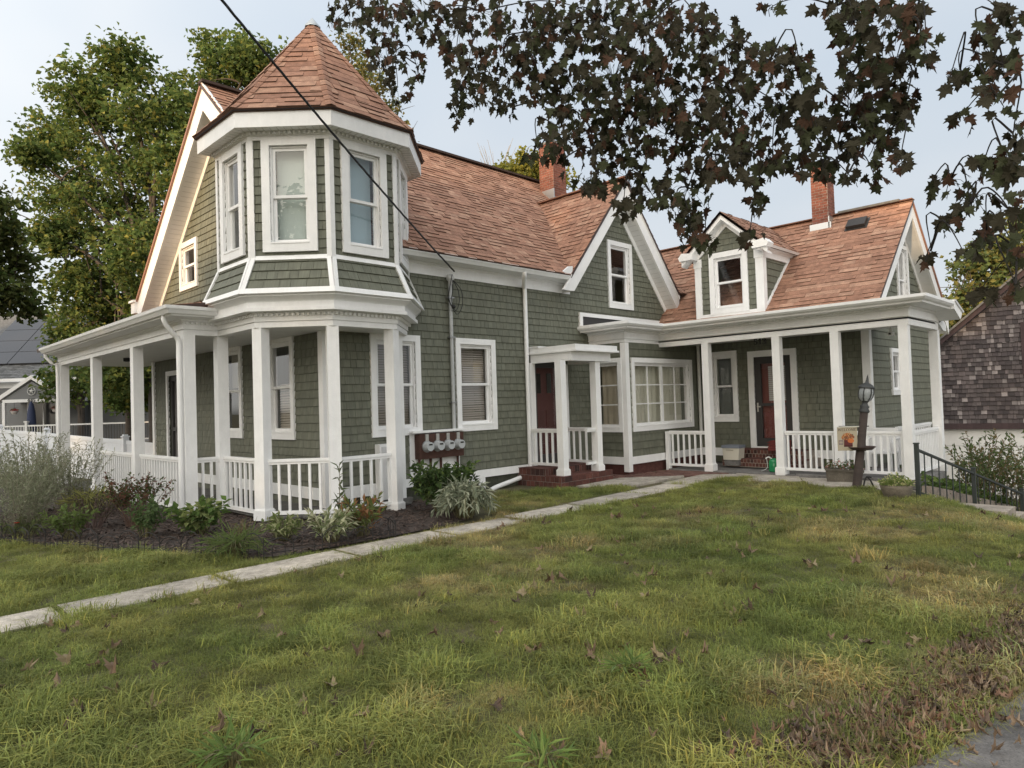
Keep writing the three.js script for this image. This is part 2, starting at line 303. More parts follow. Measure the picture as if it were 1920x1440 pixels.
  if (w.curtain) {   // gathered cloth
    const gb = new GB(), n = Math.max(10, Math.round((x1 - x0) / 0.03)), q = (i) => -0.2 + 0.018 * Math.sin(i * 1.3 + R() * 0.6) + 0.01 * Math.sin(i * 0.41), pts = [];
    for (let i = 0; i <= n; i++) pts.push([lerp(x0 - 0.02, x1 + 0.02, i / n), q(i)]);
    for (let i = 0; i < n; i++) if (!(w.part && Math.abs(i / n - w.part) < 0.012)) gb.poly([at(F, pts[i][0], y0 - 0.02, pts[i][1]), at(F, pts[i + 1][0], y0 - 0.02, pts[i + 1][1]), at(F, pts[i + 1][0], y1 + 0.02, pts[i + 1][1]), at(F, pts[i][0], y1 + 0.02, pts[i][1])], w.curtain);
    gb.build('curtain', M.curtain, g);
  }
  if (w.shade) new GB().box(F, x0 + 0.01, x1 - 0.01, lerp(y0, y1, w.shadeTo ?? 0), y1 + 0.02, -0.19, -0.186, w.shade).build('roller_shade', M.curtain, g);
  return g;
}

// main block: long wall on z = 0 with the cross gable, front gable on x = 0
const F_LONG = PZ(0), F_FRONT = NX(0), EAVE = 3.94, RZ = -3.55, RY = 7.5, SL = 0.905;
const blindC = [0.34, 0.31, 0.27];
const winLong = [
  { r: [2.573, 3.546, 0.892, 2.562], blind: blindC }, { r: [0.797, 1.787, 0.892, 2.562], blind: blindC },
  { r: [7.14, 8.07, 3.444, 4.989] },
  { door: true, open: [4.6, 5.42, 0.14, 2.16] },
];
wall('long_wall', F_LONG, [[0, 0.05], [9.6, 0.05], [9.6, 3.9], [7.5, 6.3], [5.45, 3.9], [0, 3.9]], winLong, wallOpt({ parts: [[[0, 0.05], [9.6, 0.05], [9.6, 3.898], [0, 3.898]], [[5.45, 3.898], [9.6, 3.898], [7.5, 6.3]]] }));
const winFront = [
  { r: [-1.93, -0.938, 0.892, 2.6], blind: [0.42, 0.38, 0.33], blindSpan: [0, 0.55] }, { r: [-3.925, -2.874, 0.892, 2.6], shade: [0.5, 0.48, 0.43], shadeTo: 0.55 },
  { r: [-5.795, -4.842, 3.936, 4.934] }, { door: true, open: [-6.62, -5.84, 0.0, 2.2] },
];
wall('front_wall', F_FRONT, [[-7.55, -0.15], [0, -0.15], [0, 3.95], [RZ, RY - 0.2], [-7.55, 3.95]], winFront, wallOpt({ w0: 0.1, w1: 0.25, gap: 0.008, vg: 0.009 }));
sheet('rear_wall', NZ(-7.55), [[-9.9, -0.4], [0, -0.4], [0, 3.9], [-9.9, 3.9]], [], 0.12, M.plain, [0.17, 0.18, 0.11], house);
sheet('end_wall', PX(9.78), [[0, -0.4], [7.55, -0.4], [7.55, 3.9], [-RZ, RY - 0.2], [0, 3.9]], [], 0.12, M.plain, [0.17, 0.18, 0.11], house);
new GB().box(WF, 0.02, 9.6, -0.9, 0.05, -0.3, -0.03, [0.10, 0.105, 0.075]).box(WF, 0.02, 0.3, -0.9, 0.0, -7.5, -0.3, [0.10, 0.105, 0.075]).build('foundation', M.conc, house);
new GB().box(WF, 1.2, 4.4, 0.03, 0.166, 0.0, 0.035, WHITE).build('water_table', M.white, house);
new GB().box(WF, -0.06, 0.0, -0.15, 2.9, -0.1, 0.03, WHITE).box(WF, 0.0, 0.1, -0.15, 2.9, 0.0, 0.03, WHITE).build('corner_board', M.white, house);
new GB().box(WF, -0.05, 0.02, -0.15, 3.9, -7.6, -7.48, WHITE).build('corner_board', M.white, house);
// base board behind the porch rail
new GB().box(WF, -0.035, 0, -0.02, 0.16, -7.4, -0.12, WHITE).box(WF, 0.12, 1.35, -0.02, 0.16, 0, 0.035, WHITE).build('base_board', M.white, house);
// basement window with its white frame
{ const g = grp('basement_window', house);
  new GB().box(WF, 2.55, 3.05, -0.26, 0.0, -0.02, 0.004, [0.02, 0.02, 0.02]).build('pane', M.gloss, g);
  new GB().box(WF, 2.5, 3.2, -0.02, 0.03, -0.02, 0.03, WHITE).box(WF, 3.05, 3.2, -0.3, -0.02, -0.02, 0.03, WHITE).box(WF, 2.45, 2.55, -0.3, 0.03, -0.02, 0.028, WHITE).build('frame', M.white, g); }
// eaves cornice of the long wall with its gutter, rakes of the cross gable
molding([[0.9, 0.0], [5.78, 0.0]], [[0.0, 3.625], [0.03, 3.625], [0.03, 3.80], [0.05, 3.81], [0.05, 3.835], [0.16, 3.86], [0.24, 3.86], [0.24, 3.945], [0, 3.945]], WHITE).build('cornice', M.white, house);
const gutterProf = (o, y) => [[o, y - 0.01], [o + 0.045, y - 0.01], [o + 0.075, y + 0.035], [o + 0.095, y + 0.055], [o + 0.105, y + 0.1], [o + 0.098, y + 0.1], [o + 0.085, y + 0.06], [o, y + 0.02]];
molding([[0.9, 0], [5.46, 0]], gutterProf(0.27, 3.86), WHITE).build('gutter', M.white, house);
function rakePair(name, apex, run, slope, z0, z1, axis, wf, floor = -9) {   // boxed rake: outer fascia, soffit and frieze board, both sides of an apex (s, y); axis 'z' = facing +z, 'x' = facing -x
  const F = axis === 'z' ? PZ(0) : NX(0), [s, y] = apex;
  for (const sg of [-1, 1]) {
    const r = Array.isArray(run) ? run[sg < 0 ? 0 : 1] : run, dy = (d) => y - slope * d, g = grp(name, house);
    const q = (a, b, h0, h1) => { const p = [[s + sg * a, dy(a) - h0], [s + sg * b, dy(b) - h0], [s + sg * b, dy(b) - h1], [s + sg * a, dy(a) - h1]]; const w = area2(p) < 0 ? p.reverse() : p; return sg < 0 ? clipHalf(w, [-50, floor], [50, floor]) : w; };
    new GB().prism(F, q(0, r, 0.0, wf), z1 - 0.035, z1, WHITE).prism(F, q(0.02, r, -0.015, 0.055), z1, z1 + 0.025, WHITE).build('fascia', M.white, g);
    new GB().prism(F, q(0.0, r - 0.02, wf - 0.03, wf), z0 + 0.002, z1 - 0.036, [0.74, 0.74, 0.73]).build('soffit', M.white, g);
    const gr = new GB(); for (let d = 0.2; d < r - 0.1; d += 0.085) gr.prism(F, q(d, d + 0.006, wf - 0.004, wf + 0.003), z0 + 0.05, z1 - 0.07, [0.5, 0.5, 0.49]); stuff(gr.build('soffit_grooves', M.plain, g));
    new GB().prism(F, q(0.02, r - 0.05, wf, wf + 0.16), z0 - 0.01, z0 + 0.035, WHITE).build('frieze_board', M.white, g);
  }
}
rakePair('rake', [7.5, 6.36], [2.42, 2.1], 1.195, 0.0, 0.33, 'z', 0.42, 3.63);
rakePair('rake', [RZ, RY + 0.02], [3.98, 3.7], SL * 1.005, 0.0, 0.36, 'x', 0.52);
// cornice return at the far eave of the front gable and the small end block at the cross gable
new GB().box(WF, -0.42, 0.12, 3.66, 3.90, -7.72, -7.46, WHITE).box(WF, -0.46, 0.12, 3.90, 3.95, -7.76, -7.44, WHITE).box(WF, -0.30, 0.05, 3.52, 3.66, -7.62, -7.42, WHITE).build('cornice_return', M.white, house);
{ const F = PZ(0.3); new GB().prism(F, [[5.12, 3.93], [5.5, 3.93], [5.52, 4.14], [5.4, 4.12]], 0, 0.05, WHITE).build('rake_stop', M.white, house); }
// roofs: thin decks with shingle courses on the slopes in view
const roofF = frame(V(0, EAVE, 0.38), V(1, 0, 0), V(0, RY - EAVE, RZ - 0.38)), RL = Math.hypot(RY - EAVE, RZ - 0.38), crossV = 2.6 / (0.38 - RZ) * RL;
function deck(name, F, poly, opt, col = [0.05, 0.03, 0.025]) { const m = sheet(name, F, poly, [], 0.05, M.plain, col, house); if (opt) courses(F, poly, [], opt, m, ROOFP); return m; }
deck('main_roof', roofF, [[-0.4, 0], [5.42, 0], [7.5, crossV], [7.5, RL], [-0.4, RL]], roofOpt());
deck('main_roof', roofF, [[7.5, crossV], [9.6, 0], [9.95, 0], [9.95, RL], [7.5, RL]], roofOpt());
deck('main_roof', frame(V(0, EAVE, -7.48), V(-1, 0, 0), V(0, RY - EAVE, RZ + 7.48)), [[-9.95, 0], [0.4, 0], [0.4, RL], [-9.95, RL]], null, [0.3, 0.15, 0.1]);
const crossL = frame(V(5.42, 3.92, 0), V(0, 0, 1), V(2.08, 2.46, 0)), crossR = frame(V(9.58, 3.92, 0), V(0, 0, -1), V(-2.08, 2.46, 0)), CL = Math.hypot(2.08, 2.46);
deck('cross_roof', crossL, [[-0.1, 0], [0.36, 0], [0.36, CL], [-2.75, CL]].map(([a, b]) => [a, b]), roofOpt({ phase: 0.05 }));
deck('cross_roof', crossR, [[-0.36, 0], [0.1, 0], [2.75, CL], [-0.36, CL]], roofOpt());
new GB().bar(V(-0.4, RY + 0.035, RZ), V(9.95, RY + 0.035, RZ), 0.2, 0.05, [0.06, 0.04, 0.035]).build('ridge_vent', M.roof, house);
new GB().bar(V(7.5, 6.39, 0.37), V(7.5, 6.39, -2.6), 0.2, 0.03, [0.3, 0.15, 0.1]).build('ridge_cap', M.roof, house);

// turret
const TC = [0.266, -0.589], TT = Math.SQRT2 - 1;
const octN = (k) => { const a = Math.PI - k * Math.PI / 4; return [Math.cos(a), Math.sin(a)]; };   // 0 = -x, 1 = -x+z, 2 = +z, 3 = +x+z ...
const octV = (a, k) => { const r = a / Math.cos(Math.PI / 8), t = Math.PI - (k - 0.5) * Math.PI / 4; return [TC[0] + r * Math.cos(t), TC[1] + r * Math.sin(t)]; };   // vertex between face k-1 and face k
const faceF = (k, a, y = 0) => { const [nx, nz] = octN(k); return frame(V(TC[0] + nx * a, y, TC[1] + nz * a), V(nz, 0, -nx), V(0, 1, 0)); };
const TA = 1.357, TH = TA * TT, TB = 3.514, TTOP = 5.26;
for (let k = -1; k <= 4; k++) {
  const F = faceF(k, TA), win = k >= 0 && k <= 3;
  const spec = win ? [{ r: [-0.39, 0.385, 3.605, 5.235], tw: 0.115, mid: 0.48, proud: 0.05, ...(k === 0 ? { curtain: [0.62, 0.62, 0.58] } : k === 1 ? { shade: [0.62, 0.70, 0.66] } : { shade: [0.42, 0.56, 0.62] }) }] : [];  // right-hand faces: blue in the shade colour stands in for reflected sky
  wall('turret_wall', F, [[-TH, TB], [TH, TB], [TH, TTOP], [-TH, TTOP]], spec, wallOpt(), 0.1);
}
for (let k = 0; k <= 4; k++) { const F0 = faceF(k - 1, TA), F1 = faceF(k, TA); new GB().box(F0, TH - 0.055, TH + 0.012, TB, TTOP, 0, 0.03, WHITE).box(F1, -TH - 0.012, -TH + 0.055, TB, TTOP, 0, 0.03, WHITE).build('turret_corner_board', M.white, house); }
// flared skirt panels with white ribs
const SA = 1.559, SB = 3.02, SH = SA * TT;
for (let k = 0; k <= 3; k++) {
  const F0 = faceF(k, TA, TB), F1 = faceF(k, SA, SB), up = F0.o.clone().sub(F1.o), L = up.length(), F = frame(F1.o, F1.u, up);
  const pan = sheet('skirt_panel', F, [[-SH, 0], [SH, 0], [TH, L], [-TH, L]], [], 0.04, M.plain, DKGREEN, house);
  courses(F, [[-SH, 0], [SH, 0], [TH, L], [-TH, L]], [], wallOpt({ exp: 0.142, w0: 0.12, w1: 0.24, phase: 0.1 }), pan, WALLP);
  const g = new GB();
  g.box(F, -SH - 0.015, SH + 0.015, -0.045, 0.035, 0, 0.035, WHITE).box(F, -TH, TH, L - 0.035, L + 0.035, 0, 0.03, WHITE);
  for (const s of [-1, 1]) { const q = [[s * SH, 0.03], [s * TH, L], [s * (TH - 0.06), L], [s * (SH - 0.06), 0.03]]; g.prism(F, area2(q) < 0 ? q.reverse() : q, 0, 0.034, WHITE); }
  g.build('skirt_trim', M.white, house);
}
// entablature over porch columns and turret columns; dentil blocks
const XP = -1.571, ZA = -1.332, BY = 2.549, CA = 1.33;
const tv = (a, k) => octV(a, k);
const turretPath = (a) => [[TC[0] - a, ZA], tv(a, 1), tv(a, 2), tv(a, 3), tv(a, 4)];
const beamProf = [[-0.16, BY], [0.0, BY], [0.0, BY + 0.072], [-0.012, BY + 0.074], [-0.012, BY + 0.082], [0.014, BY + 0.084], [0.014, BY + 0.17], [0.03, BY + 0.185]];
molding([[XP, -9.02], [XP, ZA], ...turretPath(CA)], [...beamProf, [0.03, BY + 0.21], [-0.16, BY + 0.21]], WHITE).build('entablature', M.white, house);
molding(turretPath(CA).slice(0), [[0.03, BY + 0.205], [0.17, BY + 0.21], [0.17, BY + 0.262], [0.135, BY + 0.268], [0.135, BY + 0.34], [0.155, BY + 0.36], [0.232, BY + 0.41], [0.232, BY + 0.49], [0, BY + 0.49]], WHITE).build('turret_cornice', M.white, house);
{ const g = new GB();
  const run = (path, y0, y1, n0, n1, st) => { for (let i = 0; i < path.length - 1; i++) { const a = V(path[i][0], 0, path[i][1]), b = V(path[i + 1][0], 0, path[i + 1][1]), L = a.distanceTo(b), F = frame(a, b.clone().sub(a), V(0, 1, 0)); const m = Math.max(1, Math.round(L / st)); for (let j = 0; j < m; j++) g.box({ ...F, n: F.n }, (j + 0.25) * L / m, (j + 0.75) * L / m, y0, y1, n0, n1, WHITE); } };
  run(turretPath(CA), BY + 0.155, BY + 0.2, 0.014, 0.055, 0.075);
  run([[XP, ZA], [TC[0] - CA, ZA]], BY + 0.16, BY + 0.195, 0.014, 0.045, 0.075);
  run([tv(TA, 0), tv(TA, 1), tv(TA, 2), tv(TA, 3), tv(TA, 4)], 5.268, 5.305, 0.06, 0.1, 0.07);
  stuff(g.build('dentils', M.white, house)); }
// porch eaves, gutter and low roof
molding([[XP, -9.05], [XP, ZA], [TC[0] - CA - 0.02, ZA]], [[0.014, BY + 0.195], [0.06, BY + 0.2], [0.06, BY + 0.225], [0.27, BY + 0.245], [0.27, BY + 0.36], [0, BY + 0.36]], WHITE).build('porch_soffit', M.white, house);
molding([[XP, -9.05], [XP, ZA], [-1.2 + 0.0, ZA]], gutterProf(0.27, 2.83), WHITE).build('gutter', M.white, house);
{ const P = [V(XP - 0.34, 2.915, -9.4), V(XP - 0.34, 2.915, ZA + 0.35), V(-0.9, 2.915, ZA + 0.35)], Q = [V(0.02, 3.24, -7.6), V(0.02, 3.24, -1.2)];
  const fF = frame(P[0], V(0, 0, 1), V(XP * -1 + 0.34, 0.325, 0)); const W = Math.hypot(1.91, 0.325);
  deck('porch_roof', fF, [[0, 0], [8.42, 0], [8.05, W], [1.7, W]], roofOpt());
  const sF = frame(V(XP - 0.34, 2.915, ZA + 0.35), V(1, 0, 0), V(0, 0.26, -0.9)); deck('porch_roof', sF, [[0, 0], [1.0, 0], [1.5, 0.93], [1.5, 1.2], [0.95, 0.93]], roofOpt());
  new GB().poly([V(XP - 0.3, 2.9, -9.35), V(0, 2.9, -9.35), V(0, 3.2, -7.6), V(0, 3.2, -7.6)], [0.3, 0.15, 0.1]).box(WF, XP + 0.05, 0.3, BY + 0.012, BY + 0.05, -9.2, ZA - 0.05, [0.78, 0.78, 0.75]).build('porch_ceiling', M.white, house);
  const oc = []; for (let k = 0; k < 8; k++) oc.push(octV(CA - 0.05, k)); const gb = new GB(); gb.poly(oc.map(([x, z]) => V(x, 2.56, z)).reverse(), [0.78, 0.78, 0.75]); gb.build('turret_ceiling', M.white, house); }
// turret eaves and roof
const EA = 1.614;
{ const ring = (a) => [0, 1, 2, 3, 4, 5].map((k) => octV(a, k - 0.0));
  molding(ring(TA), [[0.0, 5.2], [0.035, 5.2], [0.035, 5.25], [0.06, 5.262], [0.06, 5.31], [0, 5.31]], WHITE).build('turret_frieze', M.white, house);
  molding(ring(EA), [[-0.34, 5.31], [-0.03, 5.31], [-0.03, 5.30], [0.0, 5.30], [0.0, 5.52], [-0.3, 5.52]], WHITE).build('turret_fascia', M.white, house);
  const sg = new GB(); for (let k = 0; k <= 4; k++) { const F = faceF(k, EA - 0.03); for (let u = -EA * TT + 0.06; u < EA * TT; u += 0.1) { const lim = Math.abs(u) - TA * TT; sg.box(F, u - 0.003, u + 0.003, 5.306, 5.3115, -0.21 + Math.max(0, lim) * 0, 0, [0.5, 0.5, 0.49]); } } stuff(sg.build('soffit_grooves', M.plain, house));
  molding(ring(EA), [[-0.2, 5.52], [0.035, 5.52], [0.04, 5.555], [-0.2, 5.58]], [0.03, 0.022, 0.02]).build('turret_drip_edge', M.roof, house);
  const prof = [[1.66, 5.545], [1.33, 5.90], [0.06, 7.57]];
  for (let k = -1; k <= 6; k++) {
    for (let s = 0; s < 2; s++) {
      const [a0, y0] = prof[s], [a1, y1] = prof[s + 1], A = faceF(k, a0, y0), B = faceF(k, a1, y1), up = B.o.clone().sub(A.o), L = up.length(), F = frame(A.o, A.u, up), h0 = a0 * TT, h1 = a1 * TT;
      deck('turret_roof', F, [[-h0, 0], [h0, 0], [h1, L], [-h1, L]], k >= 0 && k <= 4 ? roofOpt({ exp: 0.15, w0: 0.2, w1: 0.45 }) : null, [0.12, 0.055, 0.04]);
    }
  }
  for (let k = 0; k <= 4; k++) {   // hip caps, piece by piece
    const pts = prof.map(([a, y]) => { const [x, z] = octV(a + 0.012, k); return V(x, y + 0.02, z); });
    for (let s = 0; s < 2; s++) { const L = pts[s].distanceTo(pts[s + 1]), m = Math.round(L / 0.15); for (let j = 0; j < m; j++) {
      const a = pts[s].clone().lerp(pts[s + 1], j / m), b = pts[s].clone().lerp(pts[s + 1], (j + 1.05) / m), R = rng(k * 100 + j + s * 37), col = ROOFRED(R), out = V(a.x - TC[0], 0, a.z - TC[1]).normalize(), side = V(-out.z, 0, out.x);
      const w = 0.075, g = new GB(), dn = out.clone().multiplyScalar(-0.032).add(V(0, -0.012, 0));
      const l0 = a.clone().addScaledVector(side, w).add(dn), r0 = a.clone().addScaledVector(side, -w).add(dn), l1 = b.clone().addScaledVector(side, w * 0.95).add(dn), r1 = b.clone().addScaledVector(side, -w * 0.95).add(dn), lift = out.clone().multiplyScalar(0.012);
      g.poly([l0.clone().add(lift), l1, b, a.clone().add(lift)], col).poly([a.clone().add(lift), b, r1, r0.clone().add(lift)], col).poly([l0, l0.clone().add(lift), a.clone().add(lift), a], col).poly([a, a.clone().add(lift), r0.clone().add(lift), r0], col);
      g.build('hip_cap', M.roof, house); } }
  }
  mesh('turret_finial', moved(lathe([[0.13, 0], [0.13, 0.02], [0.004, 0.17], [0, 0.17]], [0.5, 0.52, 0.52], 8), TC[0], 7.56, TC[1]), M.metal, house);
}

// columns and railings
function column(x, z, y0, y1, w, ang, base = true) {
  const F = { o: V(x, 0, z), u: V(Math.cos(ang), 0, Math.sin(ang)), v: V(0, 1, 0), n: V(-Math.sin(ang), 0, Math.cos(ang)) }, h = w / 2, g = new GB().box(F, -h, h, y0, y1, -h, h, WHITE);
  if (base) g.box(F, -h - 0.022, h + 0.022, y0 - 0.03, y0 + 0.11, -h - 0.022, h + 0.022, WHITE).box(F, -h - 0.012, h + 0.012, y0 + 0.11, y0 + 0.125, -h - 0.012, h + 0.012, WHITE);
  return g.build('column', M.white, house);
}
function railing(ax, az, bx, bz, yt, yb, n, feet = 0) {
  const g = grp('railing', house), a = V(ax, 0, az), b = V(bx, 0, bz), L = a.distanceTo(b), F = frame(a, b.clone().sub(a), V(0, 1, 0));
  new GB().box(F, 0, L, yt - 0.04, yt, -0.035, 0.035, WHITE).box(F, 0, L, yt - 0.075, yt - 0.04, -0.02, 0.02, WHITE).build('top_rail', M.white, g);
  new GB().box(F, 0, L, yb, yb + 0.05, -0.025, 0.025, WHITE).build('bottom_rail', M.white, g);
  for (let i = 0; i < n; i++) { const u = L * (i + 0.5) / n; new GB().box(F, u - 0.017, u + 0.017, yb + 0.05, yt - 0.075, -0.017, 0.017, WHITE).build('baluster', M.white, g); }
  for (let i = 0; i < feet; i++) { const u = L * (i + 0.7) / (feet + 0.4); new GB().box(F, u - 0.03, u + 0.03, GY - 0.03, yb, -0.03, 0.03, WHITE).build('foot', M.white, g); }
}
const FLOOR = -0.12;
const cw = 0.165, hc = cw / 2;
for (const z of [-8.817, -6.233, -3.708, ZA]) column(XP + hc, z - hc, FLOOR, BY, cw, 0);
column(TC[0] - CA + hc, ZA - hc - 0.02, FLOOR, BY, cw, 0);
{ const q = (a, k) => octV(a, k); for (const k of [1, 2, 3]) { const [x, z] = q(CA - 0.1, k); column(x, z, FLOOR - (k === 3 ? 0.08 : 0.02), BY, cw, Math.PI - (k - 0.5) * Math.PI / 4); } column(1.3, 0.06, FLOOR, BY, 0.12, 0, false); }
const RT = 0.69, RB = -0.105;
railing(XP + hc, -6.1, XP + hc, -3.8, RT + 0.01, RB, 18, 1); railing(XP + hc, -3.62, XP + hc, -1.5, RT + 0.005, RB, 17, 2);
{ const p = (k) => octV(CA - 0.1, k), B = [TC[0] - CA + hc, ZA - hc];
  railing(XP + hc, ZA - hc, B[0], B[1], RT, RB, 4); railing(B[0], B[1], ...p(1), RT, RB, 8); railing(...p(1), ...p(2), RT - 0.01, RB, 7); railing(...p(2), ...p(3), RT - 0.015, RB, 6); railing(...p(3), 1.3, 0.06, RT - 0.015, RB, 5); }
{ const g = new GB(), R = rng(77); for (let z = -9.0; z < -1.35; z += 0.115) { const k = 0.85 + R() * 0.3; g.box(WF, XP + 0.02, 0.0, FLOOR - 0.03, FLOOR - R() * 0.002, z, z + 0.11, [0.13 * k, 0.125 * k, 0.115 * k]); }
  for (let z = -1.35; z < 0.6; z += 0.115) { const k = 0.85 + R() * 0.3; const x0 = z < 0 ? TC[0] - CA + 0.08 : TC[0] - CA + 0.08 + z * 0.95, x1 = z < 0 ? 0 : 1.5 - z * 0.8; g.box(WF, x0, x1, FLOOR - 0.03, FLOOR - R() * 0.002, z, z + 0.11, [0.13 * k, 0.125 * k, 0.115 * k]); }
  stuff(g.build('porch_floor_boards', M.wood, house)); }
new GB().box(WF, XP + 0.1, XP + 0.14, -0.4, FLOOR - 0.03, -8.9, -1.4, [0.2, 0.2, 0.19]).build('porch_skirting', M.wood, house);
// front storm door
{ const F = F_FRONT, g = grp('front_door', house);
  new GB().box(F, -6.72, -6.62, 0.0, 2.3, 0, 0.045, WHITE).box(F, -5.84, -5.74, 0.0, 2.3, 0, 0.045, WHITE).box(F, -6.62, -5.84, 2.2, 2.3, 0, 0.043, WHITE).build('casing', M.white, g);
  new GB().box(F, -6.62, -6.52, 0.0, 2.2, -0.06, -0.02, [0.05, 0.048, 0.045]).box(F, -5.94, -5.84, 0.0, 2.2, -0.06, -0.02, [0.05, 0.048, 0.045]).box(F, -6.52, -5.94, 2.08, 2.2, -0.06, -0.021, [0.05, 0.048, 0.045]).box(F, -6.52, -5.94, 0.0, 0.22, -0.06, -0.021, [0.05, 0.048, 0.045]).box(F, -6.52, -5.94, 1.0, 1.08, -0.06, -0.021, [0.05, 0.048, 0.045]).build('storm_frame', M.plain, g);
  new GB().box(F, -6.52, -5.94, 0.2, 2.1, -0.1, -0.07, [0.16, 0.15, 0.15]).build('inner_door', M.plain, g); }

// stoop with brick step, posts, pent roof and dark red door
const BRICKC = (R) => { const k = 0.7 + 0.6 * R(), t = R(); return t < 0.2 ? [0.08 * k, 0.035 * k, 0.03 * k] : [0.165 * k, 0.06 * k, 0.045 * k]; };
const CHIMC = (R) => { const k = 0.75 + 0.5 * R(); return [0.29 * k, 0.10 * k, 0.066 * k]; };
function brickFace(F, u0, u1, v0, v1, parent, o) {   // bricks standing 4 mm proud of their mortar
  const R = rng(o.seed), bl = o.l ?? 0.2, bh = o.h ?? 0.066, m = o.m ?? 0.01, bulk = o.bulk;
  for (let v = v0, r = 0; v < v1 - 0.01; v += bh, r++) for (let u = u0 - (r % 2 ? bl / 2 : 0); u < u1 - 0.005; u += bl) {
    const a = Math.max(u0, u) + m / 2, b = Math.min(u1, u + bl) - m / 2, d = Math.min(v1, v + bh) - m / 2; if (b - a < 0.02) continue;
    const g = bulk || new GB(), pr = 0.003 + 0.003 * R(); g.box(F, a, b, v + m / 2, d, -0.02, pr, (o.col || BRICKC)(R)); if (!bulk) g.build('brick', M.brick, parent);
  }
}
{ const g = grp('stoop', house), core = [0.30, 0.27, 0.24], x0 = 4.06, x1 = 5.6, z1 = 1.12;
  new GB().box(WF, x0, x1, -0.45, -0.012, 0.0, z1, core).box(WF, x0 + 0.02, x1 - 0.1, -0.02, 0.12, 0.0, 0.72, core).build('mortar', M.conc, g);
  brickFace(PZ(z1), x0, x1, -0.21, 0.0, g, { seed: 5, h: 0.105, l: 0.2 }); brickFace(NX(x0), 0.02, z1, -0.21, 0.0, g, { seed: 6, h: 0.105, l: 0.11 }); brickFace(PZ(0.72), x0 + 0.02, x1 - 0.1, 0.0, 0.125, g, { seed: 7, l: 0.07, h: 0.125 }); brickFace(NX(x0 + 0.02), 0.02, 0.72, 0.0, 0.125, g, { seed: 8, l: 0.11, h: 0.125 });
  const top = new GB(), R = rng(9); for (let x = x0; x < x1 - 0.02; x += 0.105) top.box(WF, x + 0.004, Math.min(x1, x + 0.1), -0.012, 0.004, 0.72, z1, BRICKC(R)).box(WF, x + 0.004, Math.min(x1 - 0.1, x + 0.1), 0.118, 0.13, 0.01, 0.72, BRICKC(R)); stuff(top.build('paving', M.brick, g)); }
{ const g = grp('stoop_roof', house), F = PZ(0);
  new GB().box(F, 4.46, 5.75, 2.336, 2.43, -0.02, 1.22, WHITE).box(F, 4.44, 5.78, 2.30, 2.335, -0.02, 1.25, WHITE).box(F, 4.44, 5.0, 2.43, 2.455, -0.02, 0.3, WHITE).build('cornice', M.white, g);
  new GB().box(F, 4.48, 4.56, 2.13, 2.3, 0.05, 1.02, WHITE).box(F, 4.48, 5.68, 2.13, 2.3, 1.02, 1.1, WHITE).box(F, 5.6, 5.68, 2.13, 2.3, 0.05, 1.02, WHITE).box(F, 4.57, 5.59, 2.25, 2.29, 0.0, 1.01, WHITE).build('beam', M.white, g); }
column(4.29, 0.98, 0.0, 2.13, 0.145, 0); column(5.32, 0.98, 0.0, 2.13, 0.145, 0);
new GB().box(WF, 4.42, 4.56, 0.1, 2.14, 0.0, 0.09, WHITE).box(WF, 5.46, 5.6, 0.1, 2.14, 0, 0.05, WHITE).build('door_casing', M.white, house);
railing(4.4, 0.1, 4.36, 0.9, 0.86, 0.16, 5); railing(4.98, 0.98, 5.26, 0.98, 0.84, 0.14, 0); railing(5.42, 0.06, 5.36, 0.92, 0.84, 0.14, 5);
{ const g = grp('side_door', house), F = F_LONG, dk = [0.05, 0.045, 0.045];
  new GB().box(F, 4.6, 4.7, 0.14, 2.16, -0.06, -0.01, dk).box(F, 5.32, 5.42, 0.14, 2.16, -0.06, -0.01, dk).box(F, 4.7, 5.32, 2.06, 2.16, -0.06, -0.011, dk).box(F, 4.7, 5.32, 0.14, 0.32, -0.06, -0.011, dk).build('storm_frame', M.plain, g);
  new GB().box(F, 4.66, 5.36, 0.14, 2.1, -0.13, -0.09, [0.075, 0.016, 0.015]).box(F, 4.74, 4.98, 0.35, 1.2, -0.09, -0.08, [0.065, 0.014, 0.013]).box(F, 5.04, 5.28, 0.35, 1.2, -0.09, -0.08, [0.065, 0.014, 0.013]).build('inner_door', M.plain, g);
  for (const u of [4.76, 5.08]) new GB().box(F, u, u + 0.14, 1.55, 1.95, -0.1, -0.083, [0.02, 0.018, 0.018]).build('door_light', M.gloss, g);
  new GB().poly([at(F, 4.7, 0.32, -0.03), at(F, 5.32, 0.32, -0.03), at(F, 5.32, 2.06, -0.03), at(F, 4.7, 2.06, -0.03)], [1, 1, 1]).build('pane', M.glass, g); }
function downspout(pts, w = 0.08) { const c = join([tube(pts.map((p) => V(...p)), w / 2, WHITE, 10, pts.length * 6)]); return mesh('downspout', c, M.white, house); }
downspout([[4.1, 3.86, 0.33], [4.1, 3.78, 0.33], [4.33, 3.6, 0.08], [4.37, 3.5, 0.06], [4.37, 0.3, 0.06], [4.37, 0.1, 0.06], [4.28, -0.02, 0.07], [3.4, -0.16, 0.13], [3.2, -0.2, 0.16]], 0.085);
downspout([[-1.83, 2.84, -1.36], [-1.83, 2.72, -1.36], [-1.7, 2.56, -1.38], [-1.62, 2.46, -1.4], [-1.62, 2.2, -1.4], [-1.62, 0.0, -1.4], [-1.62, -0.1, -1.4]], 0.075);
downspout([[-1.83, 2.84, -8.95], [-1.83, 2.74, -8.95], [-1.68, 2.55, -8.9], [-1.62, 2.45, -8.88], [-1.62, 0.0, -8.88], [-1.62, -0.1, -8.88]], 0.075);

